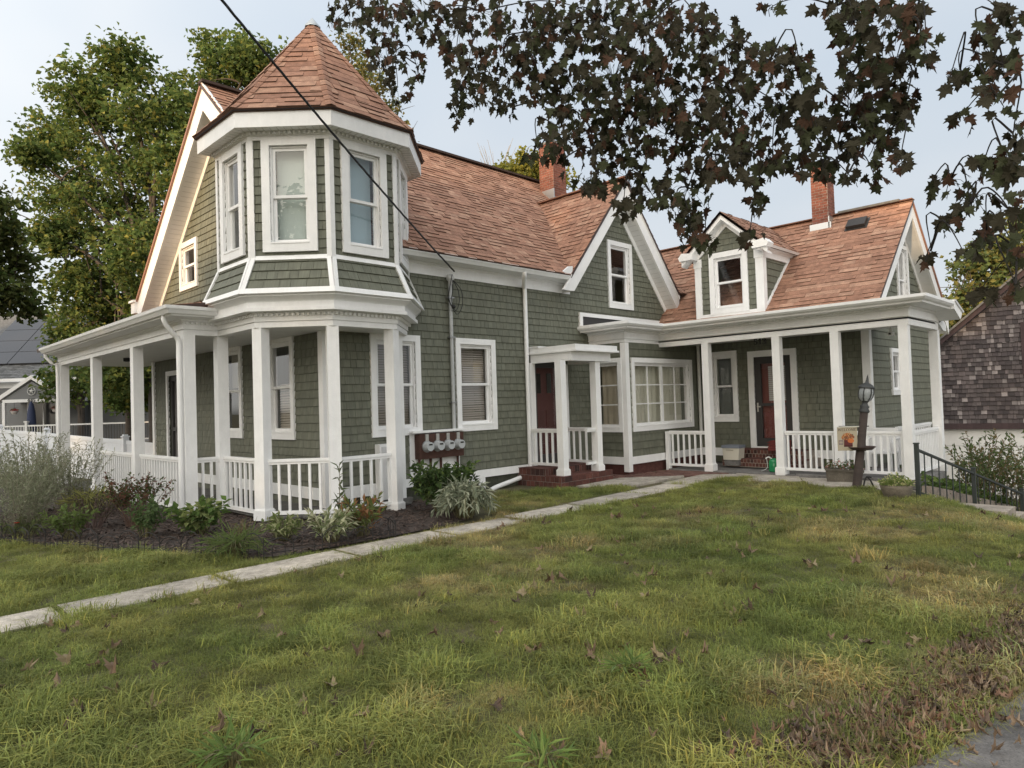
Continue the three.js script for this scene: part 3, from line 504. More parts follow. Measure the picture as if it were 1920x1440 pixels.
// bump-out with the small-paned windows
const XB = 6.382, ZB = 0.949, XW = 9.31, ZL = 4.72;
const curt = [0.62, 0.61, 0.5];
wall('bay_wall', NX(XB), [[0, 0.02], [ZB, 0.02], [ZB, 2.56], [0, 2.56]], [{ r: [0.08, 0.87, 0.69, 2.24], grid: [1, 3, false], curtain: [0.56, 0.5, 0.38], tw: 0.09 }], boardOpt({ w0: 0.5, w1: 1.2 }));
wall('bay_wall', PZ(ZB), [[XB, 0.02], [XW, 0.02], [XW, 2.56], [XB, 2.56]], [{ r: [6.55, 8.95, 0.69, 2.24], grid: [4, 3, true], curtain: curt, part: 0.36, tw: 0.1 }], boardOpt());
new GB().box(WF, XB - 0.03, XB + 0.1, -0.13, 2.55, ZB - 0.1, ZB + 0.03, WHITE).build('bay_post', M.white, house);
new GB().box(WF, XB - 0.03, XB, 0.02, 0.175, 0.0, ZB - 0.1, WHITE).box(WF, XB + 0.1, XW, 0.02, 0.175, ZB, ZB + 0.03, WHITE).build('bay_water_table', M.white, house);
new GB().box(WF, XB + 0.05, XW, -0.5, 0.02, 0.0, ZB - 0.05, [0.16, 0.06, 0.05]).build('bay_foundation', M.brick, house);
new GB().box(WF, 6.08, 9.35, 3.18, 3.26, 0.0, 0.05, WHITE).box(WF, 6.06, 6.16, 2.87, 3.26, 0.0, 0.052, WHITE).build('flashing_board', M.white, house);
new GB().box(WF, 6.16, 9.3, 2.95, 3.18, 0.0, 0.02, [0.03, 0.03, 0.032]).build('roof_membrane', M.plain, house);
// ell porch entablature and low roof
const XE = 7.65, EZ = 5.9, EB = 2.49;
{ const path = [[XB, 0.0], [XB, ZB], [XE, ZB], [XE, EZ], [9.5, EZ]];
  molding(path, [[-0.14, EB], [0, EB], [0, EB + 0.13], [-0.012, EB + 0.133], [-0.012, EB + 0.142], [0.016, EB + 0.145], [0.016, EB + 0.27], [0.05, EB + 0.295], [0.05, EB + 0.32], [0.28, EB + 0.335], [0.28, EB + 0.345], [-0.14, EB + 0.345]], WHITE).build('ell_entablature', M.white, house);
  molding([...path.slice(0, 4), [9.16, EZ]], [[0.26, EB + 0.33], [0.29, EB + 0.33], [0.30, EB + 0.36], [0.34, EB + 0.375], [0.375, EB + 0.41], [0.375, EB + 0.46], [-0.1, EB + 0.47]], WHITE).build('ell_gutter', M.white, house);
  const g = new GB(), T = EB + 0.46;
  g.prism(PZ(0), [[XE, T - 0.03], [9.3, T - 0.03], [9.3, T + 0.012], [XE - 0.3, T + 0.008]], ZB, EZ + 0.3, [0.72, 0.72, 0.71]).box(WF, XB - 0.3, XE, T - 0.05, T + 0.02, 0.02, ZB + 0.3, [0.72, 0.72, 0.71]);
  g.build('ell_porch_roof', M.white, house);
  sheet('end_fascia', PZ(EZ + 0.37), [[9.08, T - 0.13], [9.5, T - 0.3], [9.66, T - 0.16], [9.14, T + 0.02], [9.08, T + 0.02]], [], 0.5, M.white, WHITE, house);
  sheet('end_roof', PZ(EZ + 0.39), [[9.1, T + 0.005], [9.66, T - 0.17], [9.72, T - 0.14], [9.14, T + 0.04], [9.1, T + 0.04]], [], 1.6, M.white, [0.6, 0.6, 0.6], house);
  sheet('end_frieze', PZ(EZ + 0.02), [[XE + 0.02, EB + 0.135], [9.4, EB + 0.15], [9.8, EB], [9.98, EB], [9.98, EB + 0.12], [9.45, T - 0.06], [XE + 0.02, T - 0.15]], [], 0.04, M.white, WHITE, house);
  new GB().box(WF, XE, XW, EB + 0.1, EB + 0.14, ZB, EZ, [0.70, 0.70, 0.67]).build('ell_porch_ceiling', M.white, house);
  const dg = new GB(); for (let z = ZB + 0.1; z < EZ; z += 0.07) dg.box(NX(XE), z, z + 0.04, EB + 0.292, EB + 0.325, 0.05, 0.075, WHITE); stuff(dg.build('dentils', M.white, house)); }
// ell walls, roof, dormer
const doorE = { door: true, open: [2.33, 3.16, 0.24, 2.215] };
wall('ell_wall', NX(XW), [[ZB, -0.02], [ZL, -0.02], [ZL, 2.62], [ZB, 2.62]], [{ r: [1.24, 1.935, 0.785, 2.4], shade: [0.16, 0.18, 0.17], shadeTo: 0.0, tw: 0.1 }, doorE], wallOpt({ w0: 0.12, w1: 0.3, gap: 0.007, vg: 0.008 }));
wall('ell_end_wall', PZ(ZL), [[XW, -0.1], [13.9, -0.1], [13.9, 3.4], [11.6, 5.5], [XW, 3.4]], [{ r: [10.6, 11.42, 1.28, 2.28], tw: 0.09, blind: [0.5, 0.5, 0.48] }, { r: [11.3, 12.1, 3.05, 4.62], tw: 0.09, shade: [0.5, 0.5, 0.48], shadeTo: 0.5 }], boardOpt());
sheet('ell_far_wall', PX(13.9), [[-ZL, -0.6], [3, -0.6], [3, 3.4], [-ZL, 3.4]], [], 0.12, M.plain, [0.17, 0.18, 0.11], house);
new GB().box(WF, XW + 0.02, 13.88, -1.6, -0.1, 0.0, ZL - 0.02, [0.25, 0.24, 0.22]).build('ell_foundation', M.conc, house);
new GB().box(WF, XW - 0.03, XW, -0.12, 2.6, ZL - 0.12, ZL + 0.03, WHITE).box(WF, XW, XW + 0.12, -0.12, 2.6, ZL, ZL + 0.03, WHITE).build('ell_corner_board', M.white, house);
for (const [a, b] of [[ZB + 0.03, 2.2], [3.29, ZL - 0.12]]) new GB().box(WF, XW - 0.03, XW, 0.01, 0.185, a, b, WHITE).build('ell_water_table', M.white, house);
new GB().box(WF, XW - 0.02, XW, -0.14, 0.01, ZB, ZL, [0.11, 0.115, 0.08]).build('ell_skirt', M.wood, house);
mesh('downspout', join([tube([V(9.2, 2.6, 1.02), V(9.2, 0.8, 1.02), V(9.2, 0.5, 1.02)], 0.04, [0.6, 0.6, 0.57], 8)]), M.white, house);
{ const g = grp('ell_door', house), F = NX(XW), dk = [0.035, 0.033, 0.032];
  new GB().box(F, 2.2, 2.33, 0.1, 2.35, 0, 0.045, WHITE).box(F, 3.16, 3.29, 0.1, 2.35, 0, 0.045, WHITE).box(F, 2.33, 3.16, 2.215, 2.35, 0, 0.043, WHITE).box(F, 2.33, 3.16, 0.1, 0.24, 0, 0.05, WHITE).build('casing', M.white, g);
  new GB().box(F, 2.33, 2.47, 0.24, 2.215, -0.06, -0.005, dk).box(F, 3.02, 3.16, 0.24, 2.215, -0.06, -0.005, dk).box(F, 2.47, 3.02, 2.06, 2.215, -0.06, -0.006, dk).box(F, 2.47, 3.02, 0.24, 0.42, -0.06, -0.006, dk).box(F, 2.47, 3.02, 1.13, 1.19, -0.06, -0.006, dk).build('storm_frame', M.plain, g);
  new GB().box(F, 2.42, 3.08, 0.24, 2.15, -0.15, -0.11, [0.14, 0.03, 0.022]).build('inner_door', M.plain, g);
  const bl = new GB(); for (let y = 1.24; y < 2.0; y += 0.045) bl.poly([at(F, 2.6, y, -0.1), at(F, 2.98, y, -0.1), at(F, 2.98, y + 0.038, -0.106), at(F, 2.6, y + 0.038, -0.106)], [0.45, 0.45, 0.43]); bl.build('door_blind', M.plain, g);
  new GB().poly([at(F, 2.47, 1.19, -0.03), at(F, 3.02, 1.19, -0.03), at(F, 3.02, 2.06, -0.03), at(F, 2.47, 2.06, -0.03)], [1, 1, 1]).build('pane', M.glass, g);
  new GB().poly([at(F, 2.47, 0.42, -0.03), at(F, 3.02, 0.42, -0.03), at(F, 3.02, 1.13, -0.03), at(F, 2.47, 1.13, -0.03)], [1, 1, 1]).build('pane', M.glass, g);
  new GB().box(F, 2.37, 2.4, 1.0, 1.2, 0, 0.02, [0.55, 0.54, 0.5]).box(F, 2.38, 2.46, 1.1, 1.13, 0.02, 0.05, [0.55, 0.54, 0.5]).build('handle', M.metal, g); }
// brick steps to the ell door
{ const g = grp('brick_steps', house), core = [0.42, 0.36, 0.30];
  new GB().box(WF, 8.42, XW - 0.02, -0.14, 0.03, 1.95, 3.75, core).box(WF, 8.75, XW - 0.02, 0.03, 0.195, 2.1, 3.6, core).build('mortar', M.conc, g);
  brickFace(NX(8.42), 1.95, 3.75, -0.13, 0.035, g, { seed: 21, l: 0.075, h: 0.082, m: 0.012 }); brickFace(NX(8.75), 2.1, 3.6, 0.036, 0.2, g, { seed: 22, l: 0.075, h: 0.082, m: 0.012 });
  const top = new GB(), R = rng(23); for (let z = 1.95; z < 3.74; z += 0.105) top.box(WF, 8.42, 8.75, 0.03, 0.04, z + 0.004, Math.min(3.75, z + 0.1), BRICKC(R)); for (let z = 2.1; z < 3.59; z += 0.105) top.box(WF, 8.75, XW - 0.03, 0.195, 0.205, z + 0.004, Math.min(3.6, z + 0.1), BRICKC(R)); stuff(top.build('paving', M.brick, g)); }
// ell porch floor and columns
new GB().box(WF, XE - 0.06, XW, -0.3, FLOOR - 0.02, 3.9, EZ + 0.06, [0.27, 0.26, 0.25]).box(WF, XE - 0.02, XW, -0.34, -0.165, 1.1, 3.9, [0.27, 0.26, 0.25]).build('ell_porch_slab', M.conc, house);
{ const bb = new GB(); new GB().box(WF, XE, XW, -0.9, -0.3, 1.2, EZ, [0.2, 0.1, 0.08]).build('ell_porch_base', M.brick, house); brickFace(NX(XE), 3.5, EZ, -0.5, -0.3, house, { seed: 31, bulk: bb }); brickFace(PZ(EZ), XE, XW, -0.9, -0.3, house, { seed: 32, bulk: bb }); stuff(bb.build('ell_base_bricks', M.brick, house)); }
const ew = 0.15;
for (const [z, y] of [[2.137, -0.15], [3.65, -0.15], [4.745, FLOOR], [EZ - 0.02, FLOOR - 0.12]]) column(XE + ew / 2, z - ew / 2, y, EB, ew, 0);
column(9.5, EZ - ew / 2, FLOOR - 0.02, EB, ew, 0);
railing(XE + 0.075, ZB + 0.15, XE + 0.075, 2.06, 0.655, -0.1, 7); new GB().box(WF, XE + 0.03, XE + 0.12, -0.2, 0.64, ZB + 0.06, ZB + 0.15, WHITE).build('railing_post', M.white, house);
railing(XE + 0.075, 3.66, XE + 0.075, 4.6, 0.665, -0.085, 9); railing(XE + 0.075, 4.75, XE + 0.075, 5.75, 0.67, -0.08, 9); railing(XE + 0.15, EZ - 0.075, 9.42, EZ - 0.075, 0.67, -0.08, 16);
railing(XW + 0.0, ZL + 0.45, 11.6, ZL + 0.45, 0.67, -0.06, 17);
// ell roof
const ER = [11.6, 5.55], ES = 0.937;
{ const x0 = 9.0, y0 = ER[1] - ES * (ER[0] - x0), F = frame(V(x0, y0, 0), V(0, 0, 1), V(ER[0] - x0, ER[1] - y0, 0)), L = Math.hypot(ER[0] - x0, ER[1] - y0);
  deck('ell_roof', F, [[-3.2, 0], [5.05, 0], [5.05, L], [-3.2, L]], roofOpt({ exp: 0.14, w0: 0.16, w1: 0.4 }));
  deck('ell_roof', frame(V(14.2, y0, 0), V(0, 0, -1), V(ER[0] - 14.2, ER[1] - y0, 0)), [[-5.05, 0], [3.2, 0], [3.2, L], [-5.05, L]], null, [0.3, 0.15, 0.1]);
  new GB().bar(V(11.6, 5.585, 4.8), V(11.6, 5.585, 3.5), 0.26, 0.05, [0.2, 0.19, 0.17]).build('ridge_vent', M.roof, house);
  new GB().bar(V(11.6, 5.57, 5.05), V(11.6, 5.57, -3.2), 0.2, 0.025, [0.26, 0.14, 0.1]).build('ridge_cap', M.roof, house);
  for (const s of [-1, 1]) { const g = grp('ell_rake', house), F2 = PZ(0), q = (a, b, h0, h1) => { const p = [[11.6 + s * a, 5.53 - ES * a - h0], [11.6 + s * b, 5.53 - ES * b - h0], [11.6 + s * b, 5.53 - ES * b - h1], [11.6 + s * a, 5.53 - ES * a - h1]]; return area2(p) < 0 ? p.reverse() : p; };
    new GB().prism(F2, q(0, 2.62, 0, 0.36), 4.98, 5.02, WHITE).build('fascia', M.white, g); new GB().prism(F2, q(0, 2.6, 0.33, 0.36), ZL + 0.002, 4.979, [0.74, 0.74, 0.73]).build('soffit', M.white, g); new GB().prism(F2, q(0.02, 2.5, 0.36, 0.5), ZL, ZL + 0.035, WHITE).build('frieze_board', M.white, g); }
  { const g = grp('roof_vent', house), p = at(F, 4.02, L - 0.62, 0), FF = { ...F, o: p }; new GB().box(FF, -0.2, 0.2, -0.14, 0.16, 0.01, 0.1, [0.025, 0.023, 0.022]).build('hood', M.plain, g); new GB().box(FF, -0.24, 0.24, -0.18, 0.22, 0.0, 0.02, [0.03, 0.028, 0.027]).build('flange', M.plain, g); } }
// dormer
{ const X0 = 9.1, z0 = 1.1, z1 = 2.72, zc = 1.91, F = NX(X0);
  wall('dormer_wall', F, [[z0, 3.1], [z1, 3.1], [z1, 4.55], [zc, 5.3], [z0, 4.55]], [{ r: [1.46, 2.39, 3.24, 4.64], tw: 0.12 }], wallOpt({ w0: 0.12, w1: 0.26 }), 0.1);
  wall('dormer_cheek', PZ(z1), [[X0, 3.1], [10.6, 4.5], [10.6, 4.5], [X0, 4.5]].slice(0, 3).concat([[X0, 4.5]]), [], boardOpt(), 0.08);
  sheet('dormer_cheek', NZ(z0), [[-10.6, 4.5], [-X0, 3.1], [-X0, 4.5]], [], 0.08, M.plain, [0.17, 0.18, 0.11], house);
  new GB().box(WF, X0 - 0.035, X0, 3.1, 4.37, z0 - 0.01, z0 + 0.15, WHITE).box(WF, X0 - 0.035, X0, 3.1, 4.37, z1 - 0.15, z1 + 0.03, WHITE).box(WF, X0, X0 + 0.12, 3.15, 4.37, z1, z1 + 0.03, WHITE).box(WF, X0 - 0.05, X0, 4.37, 4.56, z0 - 0.03, z0 + 0.17, WHITE).box(WF, X0 - 0.05, 10.4, 4.37, 4.56, z1 - 0.17, z1 + 0.05, WHITE).box(WF, X0 - 0.035, X0, 3.1, 3.26, z0 + 0.15, z1 - 0.15, WHITE).build('dormer_trim', M.white, house);
  new GB().bar(V(9.22, 3.33, z1 + 0.02), V(10.44, 4.47, z1 + 0.02), 0.05, 0.09, WHITE).build('cheek_trim', M.white, house);
  const zr = zc, yr = 5.5, ye = 4.58, hw = 1.03, L = Math.hypot(hw, yr - ye);
  const A = frame(V(0, ye, zr + hw), V(1, 0, 0), V(0, yr - ye, -hw)), B = frame(V(0, ye, zr - hw), V(-1, 0, 0), V(0, yr - ye, hw));
  deck('dormer_roof', A, [[8.82, 0], [10.62, 0], [11.6, L], [8.82, L]], roofOpt()); deck('dormer_roof', B, [[-10.62, 0], [-8.82, 0], [-8.82, L], [-11.6, L]], roofOpt());
  for (const s of [-1, 1]) { const q = (h0, h1) => { const p = [[zr, yr - h0], [zr + s * hw, ye - h0], [zr + s * hw, ye - h1], [zr, yr - h1]]; return area2(p) < 0 ? p.reverse() : p; };
    new GB().prism(NX(0), q(0.01, 0.17), -8.9, -8.85, WHITE).prism(NX(0), q(0.0, 0.06), -8.85, -8.82, WHITE).prism(NX(0), q(0.15, 0.18), -9.1, -8.9, WHITE).prism(NX(0), clipConvex(q(0.18, 0.3), [[zr - 0.84, 0], [zr + 0.84, 0], [zr + 0.84, 9], [zr - 0.84, 9]]), -9.1, -9.06, WHITE).build('dormer_rake', M.white, house);
    new GB().prism(NX(0), (s > 0 ? [[zr + 0.72, 4.54], [zr + 1.05, 4.54], [zr + 1.09, 4.62], [zr + 1.0, 4.72], [zr + 0.72, 4.68]] : [[zr - 1.09, 4.62], [zr - 1.05, 4.54], [zr - 0.72, 4.54], [zr - 0.72, 4.68], [zr - 1.0, 4.72]]), -9.08, -8.8, WHITE).build('dormer_return', M.white, house); }
  molding([[8.85, z1], [10.6, z1]], [[0.0, 4.5], [0.06, 4.5], [0.1, 4.545], [0.2, 4.555], [0.24, 4.6], [0, 4.6]], WHITE).build('dormer_eave', M.white, house); }
// chimneys
function chimney(x0, x1, z0, z1, y0, y1, seed) {
  const g = grp('chimney', house); new GB().box(WF, x0, x1, y0, y1, z0, z1, [0.42, 0.36, 0.32]).build('mortar', M.conc, g);
  const o = { l: 0.18, h: 0.064, m: 0.01, col: CHIMC };
  brickFace(NX(x0), z0, z1, y0 + 0.25, y1, g, { ...o, seed }); brickFace(PZ(z1), x0, x1, y0 + 0.25, y1, g, { ...o, seed: seed + 1 });
  const b = new GB(); brickFace(PX(x1), -z1, -z0, y0, y1, g, { ...o, seed, bulk: b }); brickFace(NZ(z0), -x1, -x0, y0, y1, g, { ...o, seed, bulk: b }); stuff(b.build('rear_bricks', M.brick, g));
  new GB().box(WF, x0 - 0.02, x1 + 0.02, y1, y1 + 0.06, z0 - 0.02, z1 + 0.02, [0.3, 0.29, 0.28]).build('chimney_cap', M.conc, g);
  return g;
}
{ const g = chimney(8.43, 8.94, -3.12, -2.62, 6.6, 8.3, 41); new GB().box(WF, 8.405, 8.43, 6.6, 7.05, -3.15, -2.6, [0.42, 0.43, 0.44]).box(WF, 8.405, 8.95, 6.5, 6.78, -2.62, -2.59, [0.42, 0.43, 0.44]).build('flashing', M.metal, g); }
{ const g = chimney(11.27, 11.68, 2.985, 3.36, 4.9, 6.75, 51); new GB().box(WF, 11.24, 11.27, 5.15, 5.36, 2.93, 3.42, [0.55, 0.56, 0.56]).box(WF, 11.24, 11.7, 5.2, 5.5, 3.36, 3.385, [0.5, 0.51, 0.51]).build('flashing', M.metal, g); }

buildPieces(WALLP, 'shingle', 'wall_shingles', M.shingle, house);
buildPieces(ROOFP, 'roof_shingle', 'roof_shingles', M.roof, house);
place(house, 4.5, GY, -1);
// ---------- ground, walks, beds ----------
const inPoly = (p, x, z) => { let c = false; for (let i = 0, j = p.length - 1; i < p.length; j = i++) if ((p[i][1] > z) !== (p[j][1] > z) && x < (p[j][0] - p[i][0]) * (z - p[i][1]) / (p[j][1] - p[i][1]) + p[i][0]) c = !c; return c; };
const soil = (x, z) => { const n = fbm(x * 1.3 + 9, z * 1.3), k = 0.75 + 0.5 * fbm(x * 6, z * 6); return [lerp(0.10, 0.16, n) * k, lerp(0.105, 0.125, n) * k, lerp(0.04, 0.065, n) * k]; };
{ // one sheet of earth out to the horizon, fine near the house and coarse far off
  const line = (a, b) => { const l = []; for (let i = -60; i <= 60; i++) { const t = i / 60; l.push((a + b) / 2 + (b - a) / 2 * t * (0.18 + 0.82 * Math.abs(t)) ); } return l; };
  const xs = [-400, -150, -80, -50, ...line(-30, 36), 60, 100, 200, 400], zs = [-400, -150, -80, -55, ...line(-36, 30), 50, 80, 150, 400], p = [], c = [], uv = [], ix = [];
  for (const z of zs) for (const x of xs) { p.push(x, groundY(x, z) - 0.006, z); c.push(...soil(x, z)); uv.push(x, z); }
  const n = xs.length; for (let j = 0; j < zs.length - 1; j++) for (let i = 0; i < n - 1; i++) { const a = j * n + i; ix.push(a, a + n, a + 1, a + 1, a + n, a + n + 1); }
  const g = new THREE.BufferGeometry(); g.setAttribute('position', new THREE.Float32BufferAttribute(p, 3)); g.setAttribute('color', new THREE.Float32BufferAttribute(c, 3)); g.setAttribute('uv', new THREE.Float32BufferAttribute(uv, 2)); g.setIndex(ix); g.computeVertexNormals();
  struct(mesh('ground', g, M.conc, scene));
}
function patch(name, poly, lift, col, mat, cell = 0.25, jag = 0) {   // a sheet that follows the ground inside an outline
  const xs = poly.map((q) => q[0]), zs = poly.map((q) => q[1]), g = new GB(), R = rng(poly.length * 31);
  for (let x = Math.min(...xs); x < Math.max(...xs); x += cell) for (let z = Math.min(...zs); z < Math.max(...zs); z += cell) {
    let q = [[x, z], [x + cell, z], [x + cell, z + cell], [x, z + cell]];
    if (!q.some(([a, b]) => inPoly(poly, a, b)) && !inPoly(poly, x + cell / 2, z + cell / 2)) continue;
    if (!q.every(([a, b]) => inPoly(poly, a, b))) { const s = [...q], m = []; for (let i = 0; i < 4; i++) { const A = s[i], B = s[(i + 1) % 4], ia = inPoly(poly, ...A), ib = inPoly(poly, ...B); if (ia) m.push(A); if (ia !== ib) { let lo = 0, hi = 1; for (let k = 0; k < 12; k++) { const t = (lo + hi) / 2; (inPoly(poly, lerp(A[0], B[0], t), lerp(A[1], B[1], t)) === ia) ? lo = t : hi = t; } m.push([lerp(A[0], B[0], lo), lerp(A[1], B[1], lo)]); } } if (m.length < 3) continue; q = m; }
    const k = typeof col === 'function' ? col(x, z, R) : col;
    const P = q.map(([a, b]) => V(a, groundY(a, b) + lift, b)).reverse(); for (let i = 1; i < P.length - 1; i++) g.tri(P[0], P[i], P[i + 1], k, [P[0].x, P[0].z], [P[i].x, P[i].z], [P[i + 1].x, P[i + 1].z]);
  }
  return g.build(name, mat, scene);
}
// asphalt driveway running down to the garage
const DRIVE = [[-16, 9.6], [-4.6, 8.6], [-2.5, 8.4], [-1.88, 8.56], [-1.05, 8.68], [0.4, 8.85], [3, 9.2], [7, 8.8], [12, 8.0], [16.5, 6.5], [21, 6], [22, 12], [10, 14.5], [-16, 14]];
struct(patch('driveway', DRIVE, 0.004, (x, z) => { const k = 0.8 + 0.4 * fbm(x * 2, z * 2); return [0.21 * k, 0.20 * k, 0.192 * k]; }, M.conc, 0.4));
// planting bed of dark mulch round the porch
const BED = [[-4.6, -10], [-4.1, -4], [-3.75, -1.6], [-3.2, 0.1], [-2.5, 1.3], [-2.25, 2.1], [-1.9, 2.36], [-0.6, 2.4], [0.25, 2.38], [0.95, 2.25], [1.35, 1.7], [1.5, 1.0], [1.5, 0.1], [-0.2, 0], [-0.2, -10]];
struct(patch('mulch_bed', BED, 0.012, (x, z) => { const k = 0.6 + 0.8 * fbm(x * 5, z * 5); return [0.075 * k, 0.052 * k, 0.042 * k]; }, M.conc, 0.2));
{ const g = new GB().box(WF, -0.5, 0.5, -0.5, 0.5, -0.5, 0.5, [1, 1, 1]).geo(), n = 5200, im = new THREE.InstancedMesh(g, M.wood, n), R = rng(301), m = new THREE.Matrix4(), q = new THREE.Quaternion(), e = new THREE.Euler(), c = new THREE.Color(); let i = 0;
  while (i < n) { const x = lerp(-4.2, 1.6, R()), z = lerp(-4.5, 2.6, R()); if (!inPoly(BED, x, z)) continue; e.set((R() - 0.5) * 0.7, R() * 6.3, (R() - 0.5) * 0.7); q.setFromEuler(e); m.compose(V(x, groundY(x, z) + 0.02 + 0.012 * R(), z), q, V(0.03 + 0.07 * R(), 0.006, 0.01 + 0.014 * R())); im.setMatrixAt(i, m); const k = 0.5 + R() * 0.9; im.setColorAt(i, c.setRGB(0.105 * k, 0.072 * k, 0.058 * k)); i++; }
  im.name = 'mulch'; im.castShadow = im.receiveShadow = true; scene.add(tag(im, 'dark brown bark mulch chips in the porch planting bed', 'mulch', null, 'stuff')); }
// concrete walk: slabs of uneven length, sunk and tilted a little
const walk = new THREE.Group(); walk.name = 'walkway'; struct(walk); scene.add(walk);
const SLABS = [];
{ const R = rng(55); let x = -9.4; const zc = (t) => 2.86 - 0.03 * (t + 4) * 0.6;
  while (x < 4.2) { const L = 1.15 + 0.55 * R(), h = 0.25 + 0.02 * R(), a = zc(x) + (R() - 0.5) * 0.03, b = zc(x + L) + (R() - 0.5) * 0.03; SLABS.push([[x + 0.025, a - h], [x + L - 0.025, b - h], [x + L - 0.025, b + h], [x + 0.025, a + h]]); x += L; }
  SLABS.push([[x + 0.015, 2.3], [x + 1.3, 2.2], [x + 1.5, 2.82], [x + 0.015, 2.86]], [[x + 1.33, 2.2], [7.15, 2.2], [7.5, 2.7], [7.3, 3.3], [x + 1.53, 2.82]], [[4.35, 1.22], [5.7, 1.2], [6.6, 2.1], [5.0, 2.12], [4.4, 1.6]],
    [[7.32, 3.3], [7.52, 2.72], [7.58, 2.7], [7.58, 3.95], [6.9, 4.3], [6.5, 3.5]], [[6.92, 4.32], [7.56, 3.98], [7.56, 5.2], [6.75, 5.5], [6.4, 4.7]], [[6.73, 5.53], [7.56, 5.23], [7.5, 6.2], [6.4, 6.5], [5.9, 6.1]]);
  SLABS.forEach((q, i) => { const r = [...q].reverse(), ty = 0.012 + 0.012 * R(), tilt = (R() - 0.5) * 0.02, k = 0.86 + 0.28 * R(), cx = q[0][0], top = r.map(([a, b]) => V(a, groundY(a, b) + ty + tilt * (a - cx), b)), bot = top.map((p) => p.clone().add(V(0, -0.12, 0))), g = new GB(), col = [0.62 * k, 0.56 * k, 0.475 * k];
    g.poly(top, col, i * 1.7); for (let j = 0; j < r.length; j++) { const n = (j + 1) % r.length; g.poly([bot[j], bot[n], top[n], top[j]], col); } g.build('slab', M.conc, walk); }); }
// brick patio between stoop and ell porch, brick by brick
const patio = new THREE.Group(); patio.name = 'brick_patio'; struct(patio); scene.add(patio);
const PATIO = [[5.75, 0.05], [6.3, 0.05], [6.4, 0.95], [7.6, 1.0], [7.6, 2.6], [6.9, 2.18], [5.9, 1.7]];
{ const R = rng(61), out = new GB(); let n = 0; for (let x = 5.75; x < 7.6; x += 0.105) for (let z = 0.05 - (Math.round(x * 100) % 2) * 0.1; z < 2.6; z += 0.205) { if (!inPoly(PATIO, x + 0.05, z + 0.1)) continue; const k = 0.7 + 0.6 * R(), col = [0.24 * k, 0.12 * k, 0.095 * k], y = GY + 0.006 + 0.012 * R(), g = n < 300 ? new GB() : out; g.box(WF, x + 0.003, x + 0.101, y - 0.05, y, z + 0.003, z + 0.2, col); if (n++ < 300) g.build('brick', M.brick, patio); }
  if (out.p.length) stuff(out.build('far_bricks', M.brick, patio)); }
// garden steps going down beside the lawn, with a low concrete kerb beyond
const steps = new THREE.Group(); steps.name = 'garden_steps'; tag(steps, 'concrete steps going down between lawn and ivy bank', 'steps'); scene.add(steps);
for (let i = 0; i < 9; i++) { const x = 6.5 + i * 0.62, y = GY - 0.2 - i * 0.16; new GB().box(WF, x, x + 0.62, y - 0.4, y, 6.45 + i * 0.03, 7.35 + i * 0.03, [0.5, 0.43, 0.36]).build('step', M.conc, steps); }
for (let i = 0; i < 5; i++) { const x = 6.6 + i * 1.2; new GB().bar(V(x, groundY(x, 6.35) - 0.02 + 0.0, 6.32 + i * 0.05), V(x + 1.18, groundY(x + 1.2, 6.35) + 0.0, 6.37 + i * 0.05), 0.14, 0.34, [0.36, 0.3, 0.25]).build('kerb', M.conc, steps); }

// ---------- grass ----------
const STRIP = [[1.2, 2.4], [1.7, 1.6], [2.2, 0.75], [3.0, 0.62], [3.8, 0.95], [4.1, 1.35], [4.9, 2.1], [4.6, 2.3]];
const onSlab = (x, z) => SLABS.some((q) => inPoly(q, x, z));
function lawnAt(x, z) {
  if (inPoly(BED, x, z) || onSlab(x, z) || inPoly(DRIVE, x, z)) return 0;
  if (z < 2.5) { if (inPoly(STRIP, x, z)) return 1; if (x < -1.6 && x > -13 && z > -7) return 1; return 0; }
  if (x > 7.3 || (x > 5.6 && z < 2.85)) return 0;
  const s = (x - 5.65) * 0.565 + (z - 6.46) * 0.825; if (s > 2.2) return 0;
  if (x > 6.15 && z > 6.25 && z < 7.5) return 0;
  return 1;
}
function tuft(seed, n, h, spread, w) {
  const R = rng(seed), p = [], nn = [], c = [], uv = [];
  for (let i = 0; i < n; i++) {
    const a = R() * 6.283, r = spread * Math.sqrt(R()), bx = Math.cos(a) * r, bz = Math.sin(a) * r, d = R() * 6.283, lean = (0.4 + 1.3 * R()) * h, hh = h * (0.5 + 0.7 * R()), ww = w * (0.7 + 0.6 * R()), sx = -Math.sin(d) * ww, sz = Math.cos(d) * ww, k = 0.75 + 0.5 * R(), dead = R() < 0.09;
    const P0 = [bx, 0, bz], P1 = [bx + Math.cos(d) * lean * 0.3, hh * 0.65, bz + Math.sin(d) * lean * 0.3], P2 = [bx + Math.cos(d) * lean, hh * (0.95 - 0.35 * lean / h * 0.6), bz + Math.sin(d) * lean];
    const A = [P0[0] - sx, 0, P0[2] - sz], B = [P0[0] + sx, 0, P0[2] + sz], C = [P1[0] + sx * 0.8, P1[1], P1[2] + sz * 0.8], E = [P1[0] - sx * 0.8, P1[1], P1[2] - sz * 0.8];
    const col = dead ? [1.3 * k, 1.12 * k, 1.0 * k] : [k, k, k];
    for (const t of [[A, B, C], [A, C, E], [E, C, P2]]) { for (const q of t) { p.push(...q); uv.push(0, 0); c.push(...col); } }
  }
  const g = new THREE.BufferGeometry(); g.setAttribute('position', new THREE.Float32BufferAttribute(p, 3)); g.setAttribute('uv', new THREE.Float32BufferAttribute(uv, 2)); g.setAttribute('color', new THREE.Float32BufferAttribute(c, 3)); g.computeVertexNormals(); return g;
}
